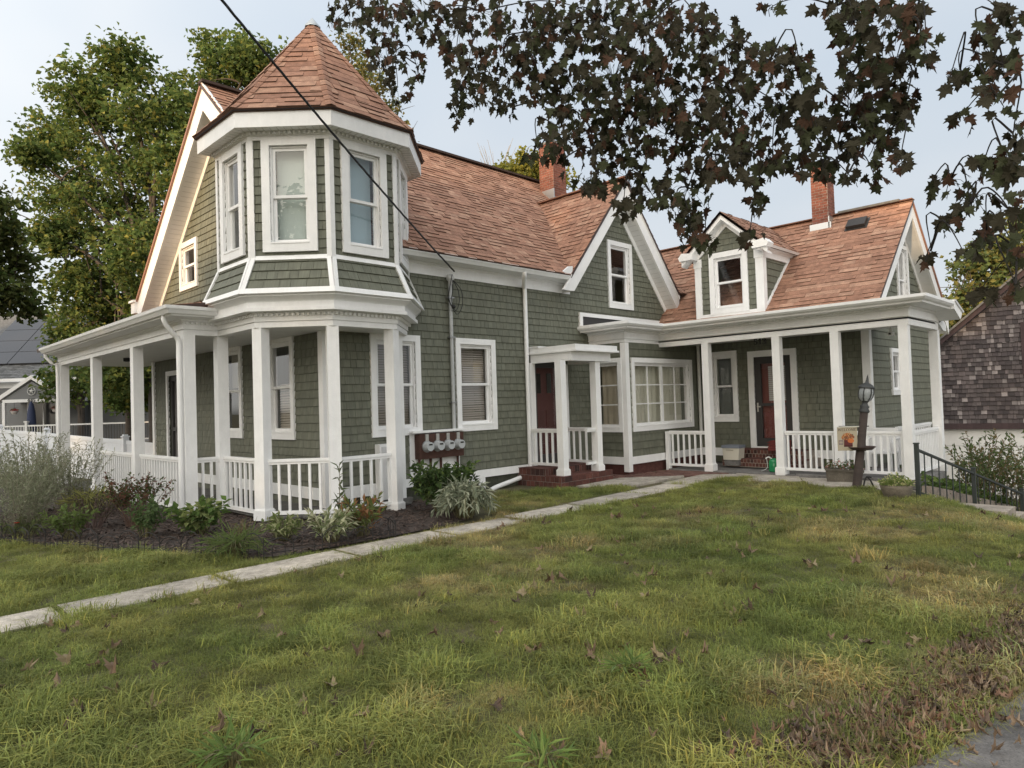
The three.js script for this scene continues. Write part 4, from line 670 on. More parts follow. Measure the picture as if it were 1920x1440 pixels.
function grassTone(x, z, R) {
  const dry = sstep(0.52, 0.74, fbm(x * 0.75 + 3, z * 0.75 + 8) + 0.22 * (fbm(x * 3.2, z * 3.2) - 0.5) + 0.18 * Math.exp(-((x - 3.4) ** 2 + (z - 4.4) ** 2) / 1.7) + 0.10 * Math.exp(-((x - 2.6) ** 2 + (z - 0.9) ** 2) / 1.0));
  const lush = fbm(x * 1.1 + 30, z * 1.1 + 5), k = 0.58 + 0.3 * R() + 0.8 * (vnoise(x * 6 + 2, z * 6) - 0.3), g = [lerp(0.29, 0.15, lush), lerp(0.285, 0.215, lush), lerp(0.085, 0.055, lush)], d = [0.43, 0.35, 0.17];  // clump noise in k puts the shade between tufts into the colour
  return [0, 1, 2].map((i) => lerp(g[i], d[i], dry * (0.35 + 0.5 * R())) * k);
}
{ const kinds = [tuft(1, 46, 0.029, 0.085, 0.0012), tuft(2, 42, 0.037, 0.085, 0.0012), tuft(3, 32, 0.056, 0.07, 0.0014)], lists = [[], [], []], R = rng(900);
  const add = (x, z, s) => { const k = s > 1.25 ? 2 : R() < 0.5 ? 0 : 1; lists[k].push([x, z, s]); };
  for (let i = 0; i < 150000; i++) {
    const x = lerp(-12.5, 9.5, R()), z = lerp(-6.5, 9.6, R()), d = Math.hypot(x - CAM.x, z - CAM.z);
    if (!lawnAt(x, z)) continue;
    const [px, py, pd] = pixel(V(x, GY, z)); if (pd < 0.4 || px < -250 || px > 2170 || py > 1700) continue;
    if (R() > (d < 6 ? 1 : d < 9 ? 0.85 : 0.7)) continue;
    const long = fbm(x * 1.6 + 50, z * 1.6 + 2); add(x, z, (0.65 + 0.55 * R()) * (0.6 + 0.5 * long + 0.5 * vnoise(x * 5, z * 5)) * (long > 0.62 && R() < 0.3 ? 1.5 : 1));
  }
  for (const q of SLABS.slice(0, 11)) for (let j = 0; j < 4; j++) { const a = q[j], b = q[(j + 1) % 4], L = Math.hypot(a[0] - b[0], a[1] - b[1]); for (let t = 0; t < L; t += 0.022) if (R() < 0.4) { const u = t / L; const x = lerp(a[0], b[0], u) + (R() - 0.5) * 0.05, z = lerp(a[1], b[1], u) + (R() - 0.5) * 0.05; if (x > -9 && x < 5.2) add(x, z, 0.5 + 0.5 * R()); } }
  const m = new THREE.Matrix4(), q = new THREE.Quaternion(), e = new THREE.Euler(), c = new THREE.Color(), all = new THREE.Group(); all.name = 'lawn_grass'; scene.add(tag(all, 'green and straw-coloured lawn grass covering the front yard', 'grass', null, 'stuff'));
  lists.forEach((l, k) => { const im = new THREE.InstancedMesh(kinds[k], M.grass, l.length); l.forEach(([x, z, s], i) => { e.set((R() - 0.5) * 0.3, R() * 6.28, (R() - 0.5) * 0.3); q.setFromEuler(e); m.compose(V(x, groundY(x, z) - 0.004, z), q, V(s * (0.9 + 0.3 * R()), s * (0.75 + 0.5 * R()), s * (0.9 + 0.3 * R()))); im.setMatrixAt(i, m); im.setColorAt(i, c.setRGB(...grassTone(x, z, R))); });
    im.name = ['short_grass', 'medium_grass', 'long_grass'][k]; im.castShadow = im.receiveShadow = true; im.userData.kind = 'stuff'; all.add(im); });
}
// ---------- trees and plants ----------
const rayDir = (u, v) => FWD.clone().addScaledVector(RGT, (u - 960) / FPX).addScaledVector(UPV, (720 - v) / FPX);
const onX = (u, v, x) => { const d = rayDir(u, v); return CAM.clone().addScaledVector(d, (x - CAM.x) / d.x); };
const onY = (u, v, y) => { const d = rayDir(u, v); return CAM.clone().addScaledVector(d, (y - CAM.y) / d.y); };
const onZ = (u, v, z) => { const d = rayDir(u, v); return CAM.clone().addScaledVector(d, (z - CAM.z) / d.z); };
const randDir = (R) => { const z = R() * 2 - 1, a = R() * 6.2832, s = Math.sqrt(1 - z * z); return V(s * Math.cos(a), z, s * Math.sin(a)); };
const gauss = (R) => (R() + R() + R() - 1.5) * 1.15;
function leafAt(g, p, dir, nrm, len, wid, col, fold = 0.25) {   // a folded pointed leaf
  const d = dir.clone().normalize(), s = d.clone().cross(nrm).normalize(), n = s.clone().cross(d), a = p, b = p.clone().addScaledVector(d, len * 0.45).addScaledVector(s, wid / 2).addScaledVector(n, wid * fold), c = p.clone().addScaledVector(d, len).addScaledVector(n, -len * 0.08), e = p.clone().addScaledVector(d, len * 0.45).addScaledVector(s, -wid / 2).addScaledVector(n, wid * fold), z = [0, 0];
  g.tri(a, b, c, col, z, z, z); g.tri(a, c, e, col, z, z, z);
}
function crownLeaves(lobes, size, col, seed, clump = 0.5, flat = 0.6) {
  const R = rng(seed), g = new GB();
  for (const L of lobes) {
    const m = Math.max(6, Math.round(L.n / 26));
    for (let i = 0; i < m; i++) {
      const d = randDir(R), q = Math.pow(R(), 0.42), ctr = L.c.clone().add(V(d.x * L.r[0] * q, d.y * L.r[1] * q, d.z * L.r[2] * q)), tone = 0.75 + 0.5 * R();
      const sp = clump * (0.6 + 0.8 * R());
      for (let k = 0; k < 26; k++) {
        const p = ctr.clone().add(V(gauss(R) * sp, gauss(R) * sp * 0.65, gauss(R) * sp)), dir = randDir(R); dir.y = dir.y * 0.6 - 0.25; const nn = randDir(R).add(V(0, flat * 1.6, 0));
        const c = col(R), t = tone * (0.85 + 0.3 * R()), s = size * (0.7 + 0.6 * R()); leafAt(g, p, dir, nn, s, s * 0.8, c.map((x) => x * t));
      }
    }
  }
  return g;
}
const BARK = [0.11, 0.09, 0.075];
function limbs(trunk, top, targets, r, seed) {
  const R = rng(seed), list = [taper([trunk, trunk.clone().lerp(top, 0.5).add(V((R() - 0.5) * r, 0, (R() - 0.5) * r)), top], r, r * 0.62, BARK, 9)], kids = [];
  for (const t of targets) { const s = trunk.clone().lerp(top, 0.55 + 0.45 * R()), m = s.clone().lerp(t, 0.5).add(V((R() - 0.5) * 0.8, 0.4 + 0.5 * R(), (R() - 0.5) * 0.8)); list.push(taper([s, m, t], r * 0.42, r * 0.07, BARK, 6)); for (let k = 0; k < 4; k++) { const a = m.clone().lerp(t, 0.2 + 0.7 * R()), b = a.clone().addScaledVector(randDir(R).add(V(0, 0.4, 0)), 0.9 + R()); kids.push(taper([a, a.clone().lerp(b, 0.5).add(V(0, 0.1, 0)), b], r * 0.13, r * 0.03, BARK, 4)); } }
  return join([...list, ...kids]);
}
function tree(name, label, base, top, r, lobes, size, col, seed, o = {}) {
  const t = thing(name, label, 'tree', o.group);
  mesh('trunk', limbs(base, top, lobes.map((l) => l.c), r, seed), M.bark, t);
  stuff(crownLeaves(lobes, size, col, seed + 1, o.clump, o.flat).build('crown', M.treeLeaf, t));
  return place(t, base.x, base.y, base.z);
}
const pxLobe = (u, v, rp, d, n, ky = 0.85) => { const r = rp * d / FPX; return { c: D(u, v, d), r: [r, r * ky, r], n }; };
const MAPLEG = (R) => { const t = R(); return t < 0.6 ? [0.10, 0.15, 0.04] : t < 0.92 ? [0.15, 0.185, 0.045] : [0.24, 0.23, 0.05]; };
{ const L = [[230, 120, 52], [155, 170, 60], [105, 260, 55], [60, 290, 35], [205, 250, 95], [300, 215, 85], [420, 110, 62], [385, 180, 55], [470, 110, 50], [500, 160, 40], [345, 320, 90], [240, 370, 105], [130, 370, 70], [100, 440, 40], [185, 470, 95], [285, 470, 95], [150, 545, 70], [240, 580, 80], [300, 560, 70], [150, 620, 55], [215, 690, 55], [270, 690, 55], [240, 745, 32], [190, 650, 45], [330, 640, 60]];
  tree('maple_tree', 'tall green maple with sunlit yellow tips behind the gable end', D(300, 840, 27).setY(-0.6), D(290, 520, 27), 0.38, L.map(([u, v, r], i) => pxLobe(u, v, r, 25.5 + (i * 7 % 5) * 0.9, r * 31)), 0.19, MAPLEG, 401, { clump: 0.38 }); }
tree('maple_tree', 'dark green tree with drooping boughs beside the house with solar panels', D(-260, 900, 20).setY(-0.4), D(-220, 520, 20), 0.3, [[-60, 390, 90], [-10, 420, 50], [12, 490, 48], [-80, 520, 80], [5, 550, 40], [45, 575, 26], [-160, 450, 120]].map(([u, v, r], i) => pxLobe(u, v, r, 19 + (i % 3) * 0.8, r * 16)), 0.18, (R) => [0.075 + 0.03 * R(), 0.10 + 0.03 * R(), 0.03], 411, { clump: 0.32 });
tree('locust_tree', 'wispy light-leaved tree rising behind the turret roof', D(700, 700, 31).setY(-0.6), D(690, 260, 31), 0.22, [[655, 80, 24], [675, 120, 30], [660, 150, 22], [700, 165, 36], [725, 205, 34], [745, 245, 26], [715, 240, 34], [690, 210, 32], [765, 275, 16], [800, 300, 14]].map(([u, v, r]) => pxLobe(u, v, r, 31, r * 11)), 0.17, (R) => (R() < 0.5 ? [0.12, 0.14, 0.04] : [0.22, 0.19, 0.07]), 421, { clump: 0.3 });
tree('round_tree', 'small golden-green tree showing over the main roof ridge', D(1000, 700, 42).setY(-0.6), D(1000, 380, 42), 0.25, [[955, 325, 30], [990, 312, 34], [1020, 320, 30], [1045, 335, 24], [985, 345, 34]].map(([u, v, r]) => pxLobe(u, v, r, 42, r * 26)), 0.24, (R) => (R() < 0.5 ? [0.26, 0.24, 0.04] : [0.19, 0.20, 0.04]), 431, { clump: 0.45 });
{ const t = thing('bare_tree', 'leafless pale twiggy treetop behind the main roof', 'tree'), R = rng(441), b = D(935, 700, 46).setY(-0.6), list = [taper([b, D(932, 420, 46), D(930, 340, 46)], 0.2, 0.07, [0.3, 0.27, 0.23], 6)];
  for (let i = 0; i < 16; i++) { const a = D(930 + (R() - 0.5) * 10, 350 + 20 * R(), 46), q = D(895 + 75 * R(), 258 + 40 * R(), 46 + R()); list.push(taper([a, a.clone().lerp(q, 0.5).add(V(0, 0.15, 0)), q], 0.035, 0.012, [0.34, 0.31, 0.27], 4)); }
  mesh('trunk', join(list), M.bark, t); place(t, b.x, b.y, b.z); }
tree('oak_tree', 'green tree standing behind the weathered shingle barn', D(1880, 760, 29).setY(-1.8), D(1880, 560, 29), 0.3, [[1830, 500, 38], [1870, 470, 48], [1905, 500, 55], [1850, 545, 45], [1810, 560, 30], [1795, 600, 22], [1890, 560, 50], [1940, 430, 60], [1830, 590, 30], [1770, 640, 26], [1775, 600, 16]].map(([u, v, r]) => pxLobe(u, v, r, 29, r * 17)), 0.21, (R) => (R() < 0.6 ? [0.10, 0.135, 0.04] : [0.19, 0.18, 0.05]), 451, { clump: 0.4 });
// low trees along the far side, closing the view under the porch and between the houses
[[150, 700, 34, 60], [330, 690, 30, 70], [1775, 690, 44, 40], [240, 720, 31, 50]].forEach(([u, v, d, r], i) => tree('background_tree', ['green tree seen past the grey neighbouring house', 'dark green tree seen under the front porch roof', 'distant green tree beside the barn roof', 'leafy tree seen between the front porch columns'][i], D(u, 860, d).setY(-0.6), D(u, v + 20, d), 0.2, [pxLobe(u, v, r, d, r * 16), pxLobe(u + r * 0.7, v + 15, r * 0.7, d, r * 9), pxLobe(u - r * 0.7, v + 20, r * 0.7, d, r * 9)], 0.22, MAPLEG, 460 + i * 7, { clump: 0.4 }));
// street trees across the road that keep the low sun off the yard
for (let i = 0; i < 13; i++) { const R = rng(500 + i), z = -38 + i * 4.9 + R(), x = -27 - 2 * R(), h = (z > 3.0 ? 14.5 : z > -22 ? 10.4 : 12.5) + 1.0 * R(), c = (dx, y, dz, r) => ({ c: V(x + dx, y, z + dz), r: [r, r * 0.9, r], n: r * 300 });
  tree('street_tree', 'dense broad street tree across the road', V(x, -0.5, z), V(x, 5, z), 0.3, [c(0, h - 2.2, 0, 2.2), c(0.8, h - 4, 1.6, 2.4), c(-0.6, h - 4.2, -1.7, 2.4), c(0, h - 6, 0.4, 2.6), c(0.5, h - 6.8, 2, 2.1), c(-0.4, h - 6.8, -2, 2.1), ...(h > 13 ? [c(0, h - 8.6, 1.2, 2.4), c(0, h - 8.8, -1.3, 2.4)] : [])], 0.42, MAPLEG, 510 + i * 3, { clump: 0.7, group: 'street trees across the road' }); }

// overhanging dark maple: limbs, twigs and lobed leaves
const MAPLE2D = (() => { const half = [[0, 0], [0.10, -0.02], [0.30, -0.10], [0.26, 0.06], [0.50, 0.10], [0.40, 0.22], [0.58, 0.42], [0.34, 0.42], [0.24, 0.50], [0.28, 0.72], [0.14, 0.70], [0.0, 1.0]]; return [...half, ...half.slice(1, -1).reverse().map(([x, y]) => [-x, y])]; })();
function mapleLeaf(curl, seed) {
  const R = rng(seed), g = new GB(), z = [0, 0], P = MAPLE2D.map(([x, y]) => { const j = 1 + (R() - 0.5) * 0.18; return V(x * j, y * j, curl * (x * x * 1.5 - (y - 0.4) ** 2 * 0.8) + 0.04 * (R() - 0.5)); }), c = V(0, 0.33, 0.03);
  for (let i = 0; i < P.length; i++) g.tri(c, P[i], P[(i + 1) % P.length], [1, 1, 1], z, z, z);
  return g.geo();
}
{ const t = thing('overhanging_maple', 'dark-leaved maple whose lobed leaves hang across the sky', 'tree'), R = rng(601);
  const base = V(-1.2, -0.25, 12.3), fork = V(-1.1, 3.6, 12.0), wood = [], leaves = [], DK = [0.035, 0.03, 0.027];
  wood.push(taper([base, V(-1.25, 1.6, 12.2), fork, V(-0.6, 5.2, 11.2)], 0.34, 0.2, DK, 12));
  const dep = (u) => lerp(9.0, 5.4, clamp((u - 600) / 1300));
  const hubs = [[1500, -260], [1150, -240], [820, -200], [1780, -220], [2100, 60], [2080, 380]].map(([u, v]) => D(u, v, dep(u) + 0.3));
  const src = V(-0.6, 5.2, 11.2); hubs.forEach((h, i) => wood.push(taper([i < 4 ? src : fork, (i < 4 ? src : fork).clone().lerp(h, 0.5).add(V(0, 0.5, 0)), h], 0.13, 0.05, DK, 8)));
  // sprays: centre in view, half-size, leaves; each spray has a twig back to a limb
  const B = [[650, 20, 40, 35, 40], [720, 40, 60, 45, 85], [800, 30, 60, 45, 80], [860, 60, 40, 40, 45], [725, 110, 40, 40, 45], [745, 165, 28, 26, 18], [780, 120, 22, 30, 14], [900, 20, 60, 40, 60], [880, 120, 45, 45, 50], [870, 175, 40, 30, 28], [865, 220, 22, 20, 11], [930, 170, 40, 35, 34], [945, 120, 50, 45, 60], [960, 200, 20, 16, 8],
    [980, 60, 60, 60, 100], [1050, 50, 70, 60, 120], [1130, 40, 70, 60, 120], [1210, 50, 70, 70, 130], [1010, 150, 50, 45, 60], [1070, 160, 60, 55, 90], [1150, 150, 70, 60, 120], [1230, 150, 60, 65, 110], [1050, 240, 40, 45, 50], [1110, 250, 50, 50, 75], [1180, 240, 55, 55, 90], [1250, 250, 55, 55, 85], [1010, 280, 28, 24, 18], [1050, 300, 24, 22, 14], [1120, 330, 40, 35, 38], [1175, 330, 35, 40, 36], [1170, 385, 30, 24, 18], [1220, 360, 34, 30, 28], [1290, 350, 45, 60, 55], [1295, 430, 30, 40, 30], [1325, 455, 26, 18, 12], [1270, 385, 20, 30, 12],
    [1300, 60, 55, 60, 85], [1360, 90, 50, 70, 75], [1310, 190, 55, 60, 85], [1380, 200, 55, 55, 70], [1350, 290, 50, 50, 60], [1410, 290, 40, 50, 45], [1440, 120, 50, 45, 52], [1500, 130, 45, 50, 46], [1470, 210, 45, 45, 42], [1520, 210, 40, 50, 38], [1450, 290, 36, 40, 28], [1420, 380, 26, 22, 11], [1500, 290, 34, 36, 24], [1405, 440, 24, 20, 10], [1440, 20, 25, 16, 5], [1570, 10, 40, 30, 22],
    [1600, 40, 50, 45, 48], [1660, 40, 50, 50, 55], [1715, 30, 35, 40, 26], [1610, 120, 45, 45, 42], [1680, 120, 45, 50, 46], [1735, 90, 24, 40, 12], [1590, 200, 45, 45, 42], [1660, 200, 50, 45, 46], [1700, 190, 28, 34, 14], [1570, 275, 40, 40, 34], [1640, 270, 45, 34, 32], [1690, 300, 24, 22, 9], [1545, 315, 30, 20, 14], [1590, 325, 24, 16, 8], [1640, 335, 24, 16, 7],
    [1885, 30, 40, 45, 22], [1840, 70, 30, 40, 14], [1880, 120, 40, 40, 22], [1800, 130, 30, 22, 8], [1780, 150, 18, 12, 4], [1870, 180, 40, 30, 14], [1805, 220, 24, 18, 6], [1900, 250, 24, 50, 16], [1890, 310, 34, 40, 22], [1840, 320, 36, 30, 16], [1780, 340, 34, 26, 12], [1740, 350, 18, 16, 4], [1820, 380, 40, 30, 16], [1890, 390, 34, 40, 22], [1780, 420, 26, 24, 9], [1850, 430, 40, 26, 16], [1900, 460, 24, 30, 12], [1810, 480, 22, 14, 4], [1735, 490, 16, 12, 3], [1745, 470, 10, 10, 2], [1840, 545, 30, 16, 8], [1905, 540, 20, 20, 8]];
  const nodes = hubs.map((h) => [...pixel(h).slice(0, 2), h]);
  for (const [u, v, ru, rv, n] of [...B].sort((a, b) => a[1] - b[1])) {
    const d0 = dep(u) + (R() - 0.5) * 0.7, c = D(u, v, d0); let hb = hubs[0], bd = 1e9; for (const [nu, nv, h] of nodes) { if (nv > v - 5) continue; const q = Math.hypot(nu - u, (nv - v) * 1.3); if (q < bd) { bd = q; hb = h; } }
    nodes.push([u, v, c]);
    const mid = hb.clone().lerp(c, 0.55).add(V((R() - 0.5) * 0.25, 0.12 + 0.2 * R(), (R() - 0.5) * 0.25)), end = D(u + (R() - 0.5) * ru, v + rv * 0.7, d0);
    wood.push(taper([hb, mid, c, end], 0.009, 0.003, DK, 5));
    for (let k = 0; k < n; k++) {
      const a = R() * 6.283, q = Math.sqrt(R()), dd = d0 + gauss(R) * 0.45, p = D(u + Math.cos(a) * q * ru, v + Math.sin(a) * q * rv, dd), s = 0.08 + 0.062 * R(); 
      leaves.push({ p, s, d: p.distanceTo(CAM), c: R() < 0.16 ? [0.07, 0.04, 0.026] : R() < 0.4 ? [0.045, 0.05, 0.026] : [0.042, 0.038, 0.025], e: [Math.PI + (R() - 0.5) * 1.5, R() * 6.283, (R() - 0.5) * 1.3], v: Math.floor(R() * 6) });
      if (k % 3 === 0) wood.push(tube([p, p.clone().lerp(c, 0.35).add(V(0, 0.03, 0)), p.clone().lerp(c, 0.8)], 0.0022, DK, 3, 3));
    }
  }
  mesh('trunk', join(wood), M.bark, t);
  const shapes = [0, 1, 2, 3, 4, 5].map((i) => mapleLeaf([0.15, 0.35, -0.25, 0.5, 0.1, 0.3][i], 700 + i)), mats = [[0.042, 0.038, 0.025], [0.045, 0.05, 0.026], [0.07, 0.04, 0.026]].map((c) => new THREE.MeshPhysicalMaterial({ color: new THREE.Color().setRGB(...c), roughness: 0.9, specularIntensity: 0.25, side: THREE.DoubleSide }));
  const inView = (l) => { const [x, y] = pixel(l.p); return x > 0 && x < 1920 && y > 0 ? l.s / l.d : 0; };
  leaves.sort((a, b) => inView(b) - inView(a)); const rest = new GB(), m = new THREE.Matrix4(), q = new THREE.Quaternion(), w = [];
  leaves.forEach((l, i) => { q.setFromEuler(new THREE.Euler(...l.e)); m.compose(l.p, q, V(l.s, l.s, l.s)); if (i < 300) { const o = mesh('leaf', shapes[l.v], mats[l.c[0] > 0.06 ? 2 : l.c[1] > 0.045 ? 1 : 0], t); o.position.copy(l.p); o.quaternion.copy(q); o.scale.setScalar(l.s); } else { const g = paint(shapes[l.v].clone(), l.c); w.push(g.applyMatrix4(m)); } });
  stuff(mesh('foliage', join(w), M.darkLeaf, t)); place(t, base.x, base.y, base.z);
}

// shrubs and bedding plants
function plant(name, label, category, x, z, o, group) {
  const t = thing(name, label, category, group), R = rng(o.seed), y = groundY(x, z) + 0.01, g = new GB(), st = [];
  for (let i = 0; i < o.stems; i++) {
    const a = R() * 6.283, sp = o.spread * (0.25 + 0.75 * R()), h = o.h * (0.55 + 0.5 * R()), b = V(x + Math.cos(a) * sp * 0.25, y, z + Math.sin(a) * sp * 0.25), top = V(x + Math.cos(a) * sp, y + h, z + Math.sin(a) * sp), mid = b.clone().lerp(top, 0.5).add(V(0, h * (o.arch ?? 0.12), 0));
    if (o.droop) top.y -= h * o.droop * (sp / o.spread);
    const cv = new THREE.CatmullRomCurve3([b, mid, top]); st.push(taper([b, mid, top], o.sr ?? 0.006, (o.sr ?? 0.006) * 0.4, o.stemCol || [0.12, 0.11, 0.05], 4));
    for (let k = 0; k < o.leaves; k++) {
      const u = lerp(o.from ?? 0.25, 1, (k + R()) / o.leaves), p = cv.getPoint(u), tn = cv.getTangent(u), d = randDir(R).addScaledVector(tn, 0.5).add(V(Math.cos(a) * 0.4, o.lift ?? 0.1, Math.sin(a) * 0.4)), s = 0.7 + 0.6 * R(), c = o.col(R); if (o.jit) p.add(V(gauss(R) * o.jit, gauss(R) * o.jit, gauss(R) * o.jit));
      leafAt(g, p, d, V(0, 1, 0).addScaledVector(randDir(R), 0.5), o.len * s, o.wid * s, c);
    }
    if (o.bloom && R() < o.bloom.p) { const p = cv.getPoint(1); for (let k = 0; k < 7; k++) leafAt(g, p, V(Math.cos(k * 0.9), 0.35, Math.sin(k * 0.9)), V(0, 1, 0), o.bloom.r, o.bloom.r * 0.8, o.bloom.col(R)); }
  }
  mesh('stem', join(st), M.leaf, t); stuff(g.build('foliage', M.treeLeaf, t)); return place(t, x, y, z);
}
const gr = (c, a = 0.25) => (R) => { const k = 1 + (R() - 0.5) * 2 * a; return c.map((x) => x * k); };
const mix = (p, A, B) => (R) => (R() < p ? A(R) : B(R));
const sage = mix(0.55, gr([0.21, 0.23, 0.14]), gr([0.31, 0.32, 0.22]));
for (const [x, z, h, sd] of [[-3.2, -3.0, 1.25, 801], [-3.0, -4.4, 1.35, 802], [-3.55, -2.0, 0.95, 803], [-2.6, -3.5, 1.2, 804], [-3.6, -4.9, 1.1, 805]]) plant('feathery_shrub', 'tall feathery grey-green shrub against the white fence and porch end', 'shrub', x, z, { seed: sd, stems: 54, spread: 0.66, h, leaves: 40, len: 0.07, wid: 0.014, col: sage, sr: 0.004, stemCol: [0.2, 0.18, 0.13], arch: 0.1, lift: 0.2 }, 'feathery shrubs at the porch end');
plant('barberry_bush', 'flat-topped reddish-green bush in front of the porch balusters', 'shrub', -2.3, -1.2, { seed: 811, stems: 46, spread: 0.5, h: 0.72, leaves: 26, len: 0.05, wid: 0.03, from: 0.55, col: mix(0.55, gr([0.08, 0.10, 0.035]), gr([0.16, 0.075, 0.05])), sr: 0.006, stemCol: [0.12, 0.07, 0.05], jit: 0.03 });
plant('spindly_bush', 'twiggy purple-brown bush low between the feathery shrub and barberry', 'shrub', -2.75, -1.6, { seed: 812, stems: 40, spread: 0.45, h: 0.5, leaves: 18, len: 0.04, wid: 0.02, col: mix(0.4, gr([0.09, 0.10, 0.04]), gr([0.11, 0.075, 0.06])), stemCol: [0.12, 0.08, 0.07] });
plant('daylily_clump', 'bright yellow-green arching grass clump by the porch foot', 'plant', -2.35, -3.3, { seed: 813, stems: 50, spread: 0.42, h: 0.42, leaves: 5, len: 0.22, wid: 0.014, col: gr([0.38, 0.38, 0.13]), arch: 0.3, droop: 0.5, from: 0.4 });
plant('leafy_plant', 'mid green leafy plant at the mulch edge under the feathery shrub', 'plant', -3.15, -0.95, { seed: 814, stems: 26, spread: 0.3, h: 0.42, leaves: 16, len: 0.08, wid: 0.035, col: gr([0.13, 0.18, 0.05]) });
plant('leafy_plant', 'low green rose plant in mulch in front of the barberry', 'plant', -2.5, -0.2, { seed: 815, stems: 28, spread: 0.34, h: 0.5, leaves: 18, len: 0.07, wid: 0.04, col: gr([0.10, 0.155, 0.055]) });
plant('low_groundcover', 'small low green plant on the mulch beside the poppy', 'plant', -3.5, -1.7, { seed: 816, stems: 24, spread: 0.38, h: 0.25, leaves: 12, len: 0.07, wid: 0.025, col: gr([0.13, 0.16, 0.06]), bloom: { p: 0.06, r: 0.04, col: gr([0.5, 0.04, 0.02]) } });
plant('hydrangea', 'broad-leaved bright green hydrangea before the corner column', 'shrub', -1.98, 0.2, { seed: 817, stems: 34, spread: 0.36, h: 0.42, leaves: 14, len: 0.10, wid: 0.065, col: mix(0.75, gr([0.10, 0.165, 0.04]), gr([0.24, 0.28, 0.10])) });
plant('variegated_plant', 'low yellow-edged variegated plant before the turret railing', 'plant', -1.5, 1.55, { seed: 818, stems: 30, spread: 0.34, h: 0.28, leaves: 12, len: 0.08, wid: 0.03, col: mix(0.55, gr([0.15, 0.19, 0.06]), gr([0.36, 0.37, 0.19])) });
plant('variegated_plant', 'pale cream-leaved plant behind the wire edging hoops', 'plant', -1.2, 2.12, { seed: 819, stems: 34, spread: 0.36, h: 0.36, leaves: 12, len: 0.11, wid: 0.035, col: mix(0.45, gr([0.2, 0.24, 0.11]), gr([0.46, 0.46, 0.30])) });
plant('peony_plant', 'plant with green and bronze pointed leaves at the bed corner', 'plant', -0.75, 2.1, { seed: 820, stems: 26, spread: 0.32, h: 0.46, leaves: 14, len: 0.11, wid: 0.032, col: mix(0.6, gr([0.16, 0.20, 0.06]), gr([0.28, 0.14, 0.06])), lift: 0.3 });
plant('tall_weed', 'single tall stalk with paired narrow leaves before the turret column', 'plant', -0.95, 1.9, { seed: 821, stems: 2, spread: 0.06, h: 0.85, leaves: 26, len: 0.12, wid: 0.03, col: gr([0.12, 0.15, 0.07]), sr: 0.008 });
plant('grass_clump', 'green blades of grass spilling over the bed edge', 'plant', -2.25, 1.95, { seed: 822, stems: 90, spread: 0.35, h: 0.28, leaves: 3, len: 0.2, wid: 0.008, col: gr([0.14, 0.19, 0.06]), arch: 0.25, droop: 0.4 });
plant('dried_plant', 'small brown dried perennial on the mulch', 'plant', -1.8, 1.2, { seed: 823, stems: 26, spread: 0.3, h: 0.22, leaves: 8, len: 0.06, wid: 0.012, col: gr([0.17, 0.13, 0.07]) });
plant('dark_green_bush', 'rounded dark green leafy bush below the electric meters', 'shrub', 1.05, 1.45, { seed: 824, stems: 90, spread: 0.52, h: 0.68, leaves: 22, len: 0.10, wid: 0.055, from: 0.4, col: mix(0.8, gr([0.055, 0.095, 0.025]), gr([0.11, 0.16, 0.04])), lift: -0.1 });
plant('silver_bush', 'silvery variegated drooping bush beside the walk', 'shrub', 0.85, 2.15, { seed: 825, stems: 90, spread: 0.48, h: 0.55, leaves: 16, len: 0.13, wid: 0.032, col: mix(0.5, gr([0.22, 0.25, 0.17]), gr([0.40, 0.42, 0.31])), arch: 0.35, droop: 0.6, lift: -0.35 });
// weeds in the lawn
[[-4.15, 6.35], [-2.2, 7.05], [-5.1, 5.2], [-3.3, 7.4]].forEach(([x, z], i) => plant('lawn_weed', 'broad-bladed bright green weed clump standing out of the lawn', 'plant', x, z, { seed: 840 + i, stems: 22, spread: 0.12, h: 0.12, leaves: 3, len: 0.12, wid: 0.014, col: gr([0.17, 0.25, 0.07]), arch: 0.3, droop: 0.3 }, 'weed clumps in the lawn'));
// ivy bank and wild growth beyond the handrail
{ const R = rng(860), g = new GB(); for (let i = 0; i < 9000; i++) { const x = lerp(7.2, 15.5, R()), z = lerp(4.9, 6.35, R()) + (x - 7) * 0.06; if (z < EZ + 0.15 && x < 9.6) continue; const b = V(x, groundY(x, z) + 0.05 + 0.22 * R() + 0.1 * vnoise(x * 2, z * 2), z), d = randDir(R); d.y = Math.abs(d.y) * 0.3; const s = 0.055 + 0.05 * R(), k = 0.7 + 0.6 * R(); leafAt(g, b, d, V(0, 1, 0).addScaledVector(randDir(R), 0.7), s, s * 0.9, R() < 0.7 ? [0.075 * k, 0.125 * k, 0.03 * k] : [0.14 * k, 0.19 * k, 0.05 * k]); }
  const o = g.build('ivy', M.treeLeaf, scene); tag(o, 'green ivy ground cover on the bank beyond the iron handrail', 'ground cover', null, 'stuff'); }
[[10.6, 6.9, 1.5, 871], [12.2, 7.0, 1.9, 872], [13.8, 7.5, 2.0, 873], [9.9, 6.3, 1.1, 874], [11.4, 6.1, 1.5, 875], [15.2, 7.6, 1.8, 876], [12.9, 6.2, 1.6, 877]].forEach(([x, z, h, sd]) => plant('wild_shrub', 'loose wild shrub with arching leafy shoots on the ivy bank', 'shrub', x, z, { seed: sd, stems: 26, spread: 0.75, h, leaves: 26, len: 0.10, wid: 0.04, col: mix(0.75, gr([0.10, 0.14, 0.05]), gr([0.20, 0.16, 0.07])), arch: 0.15, sr: 0.007, stemCol: [0.13, 0.09, 0.06], jit: 0.02 }, 'wild shrubs on the bank'));
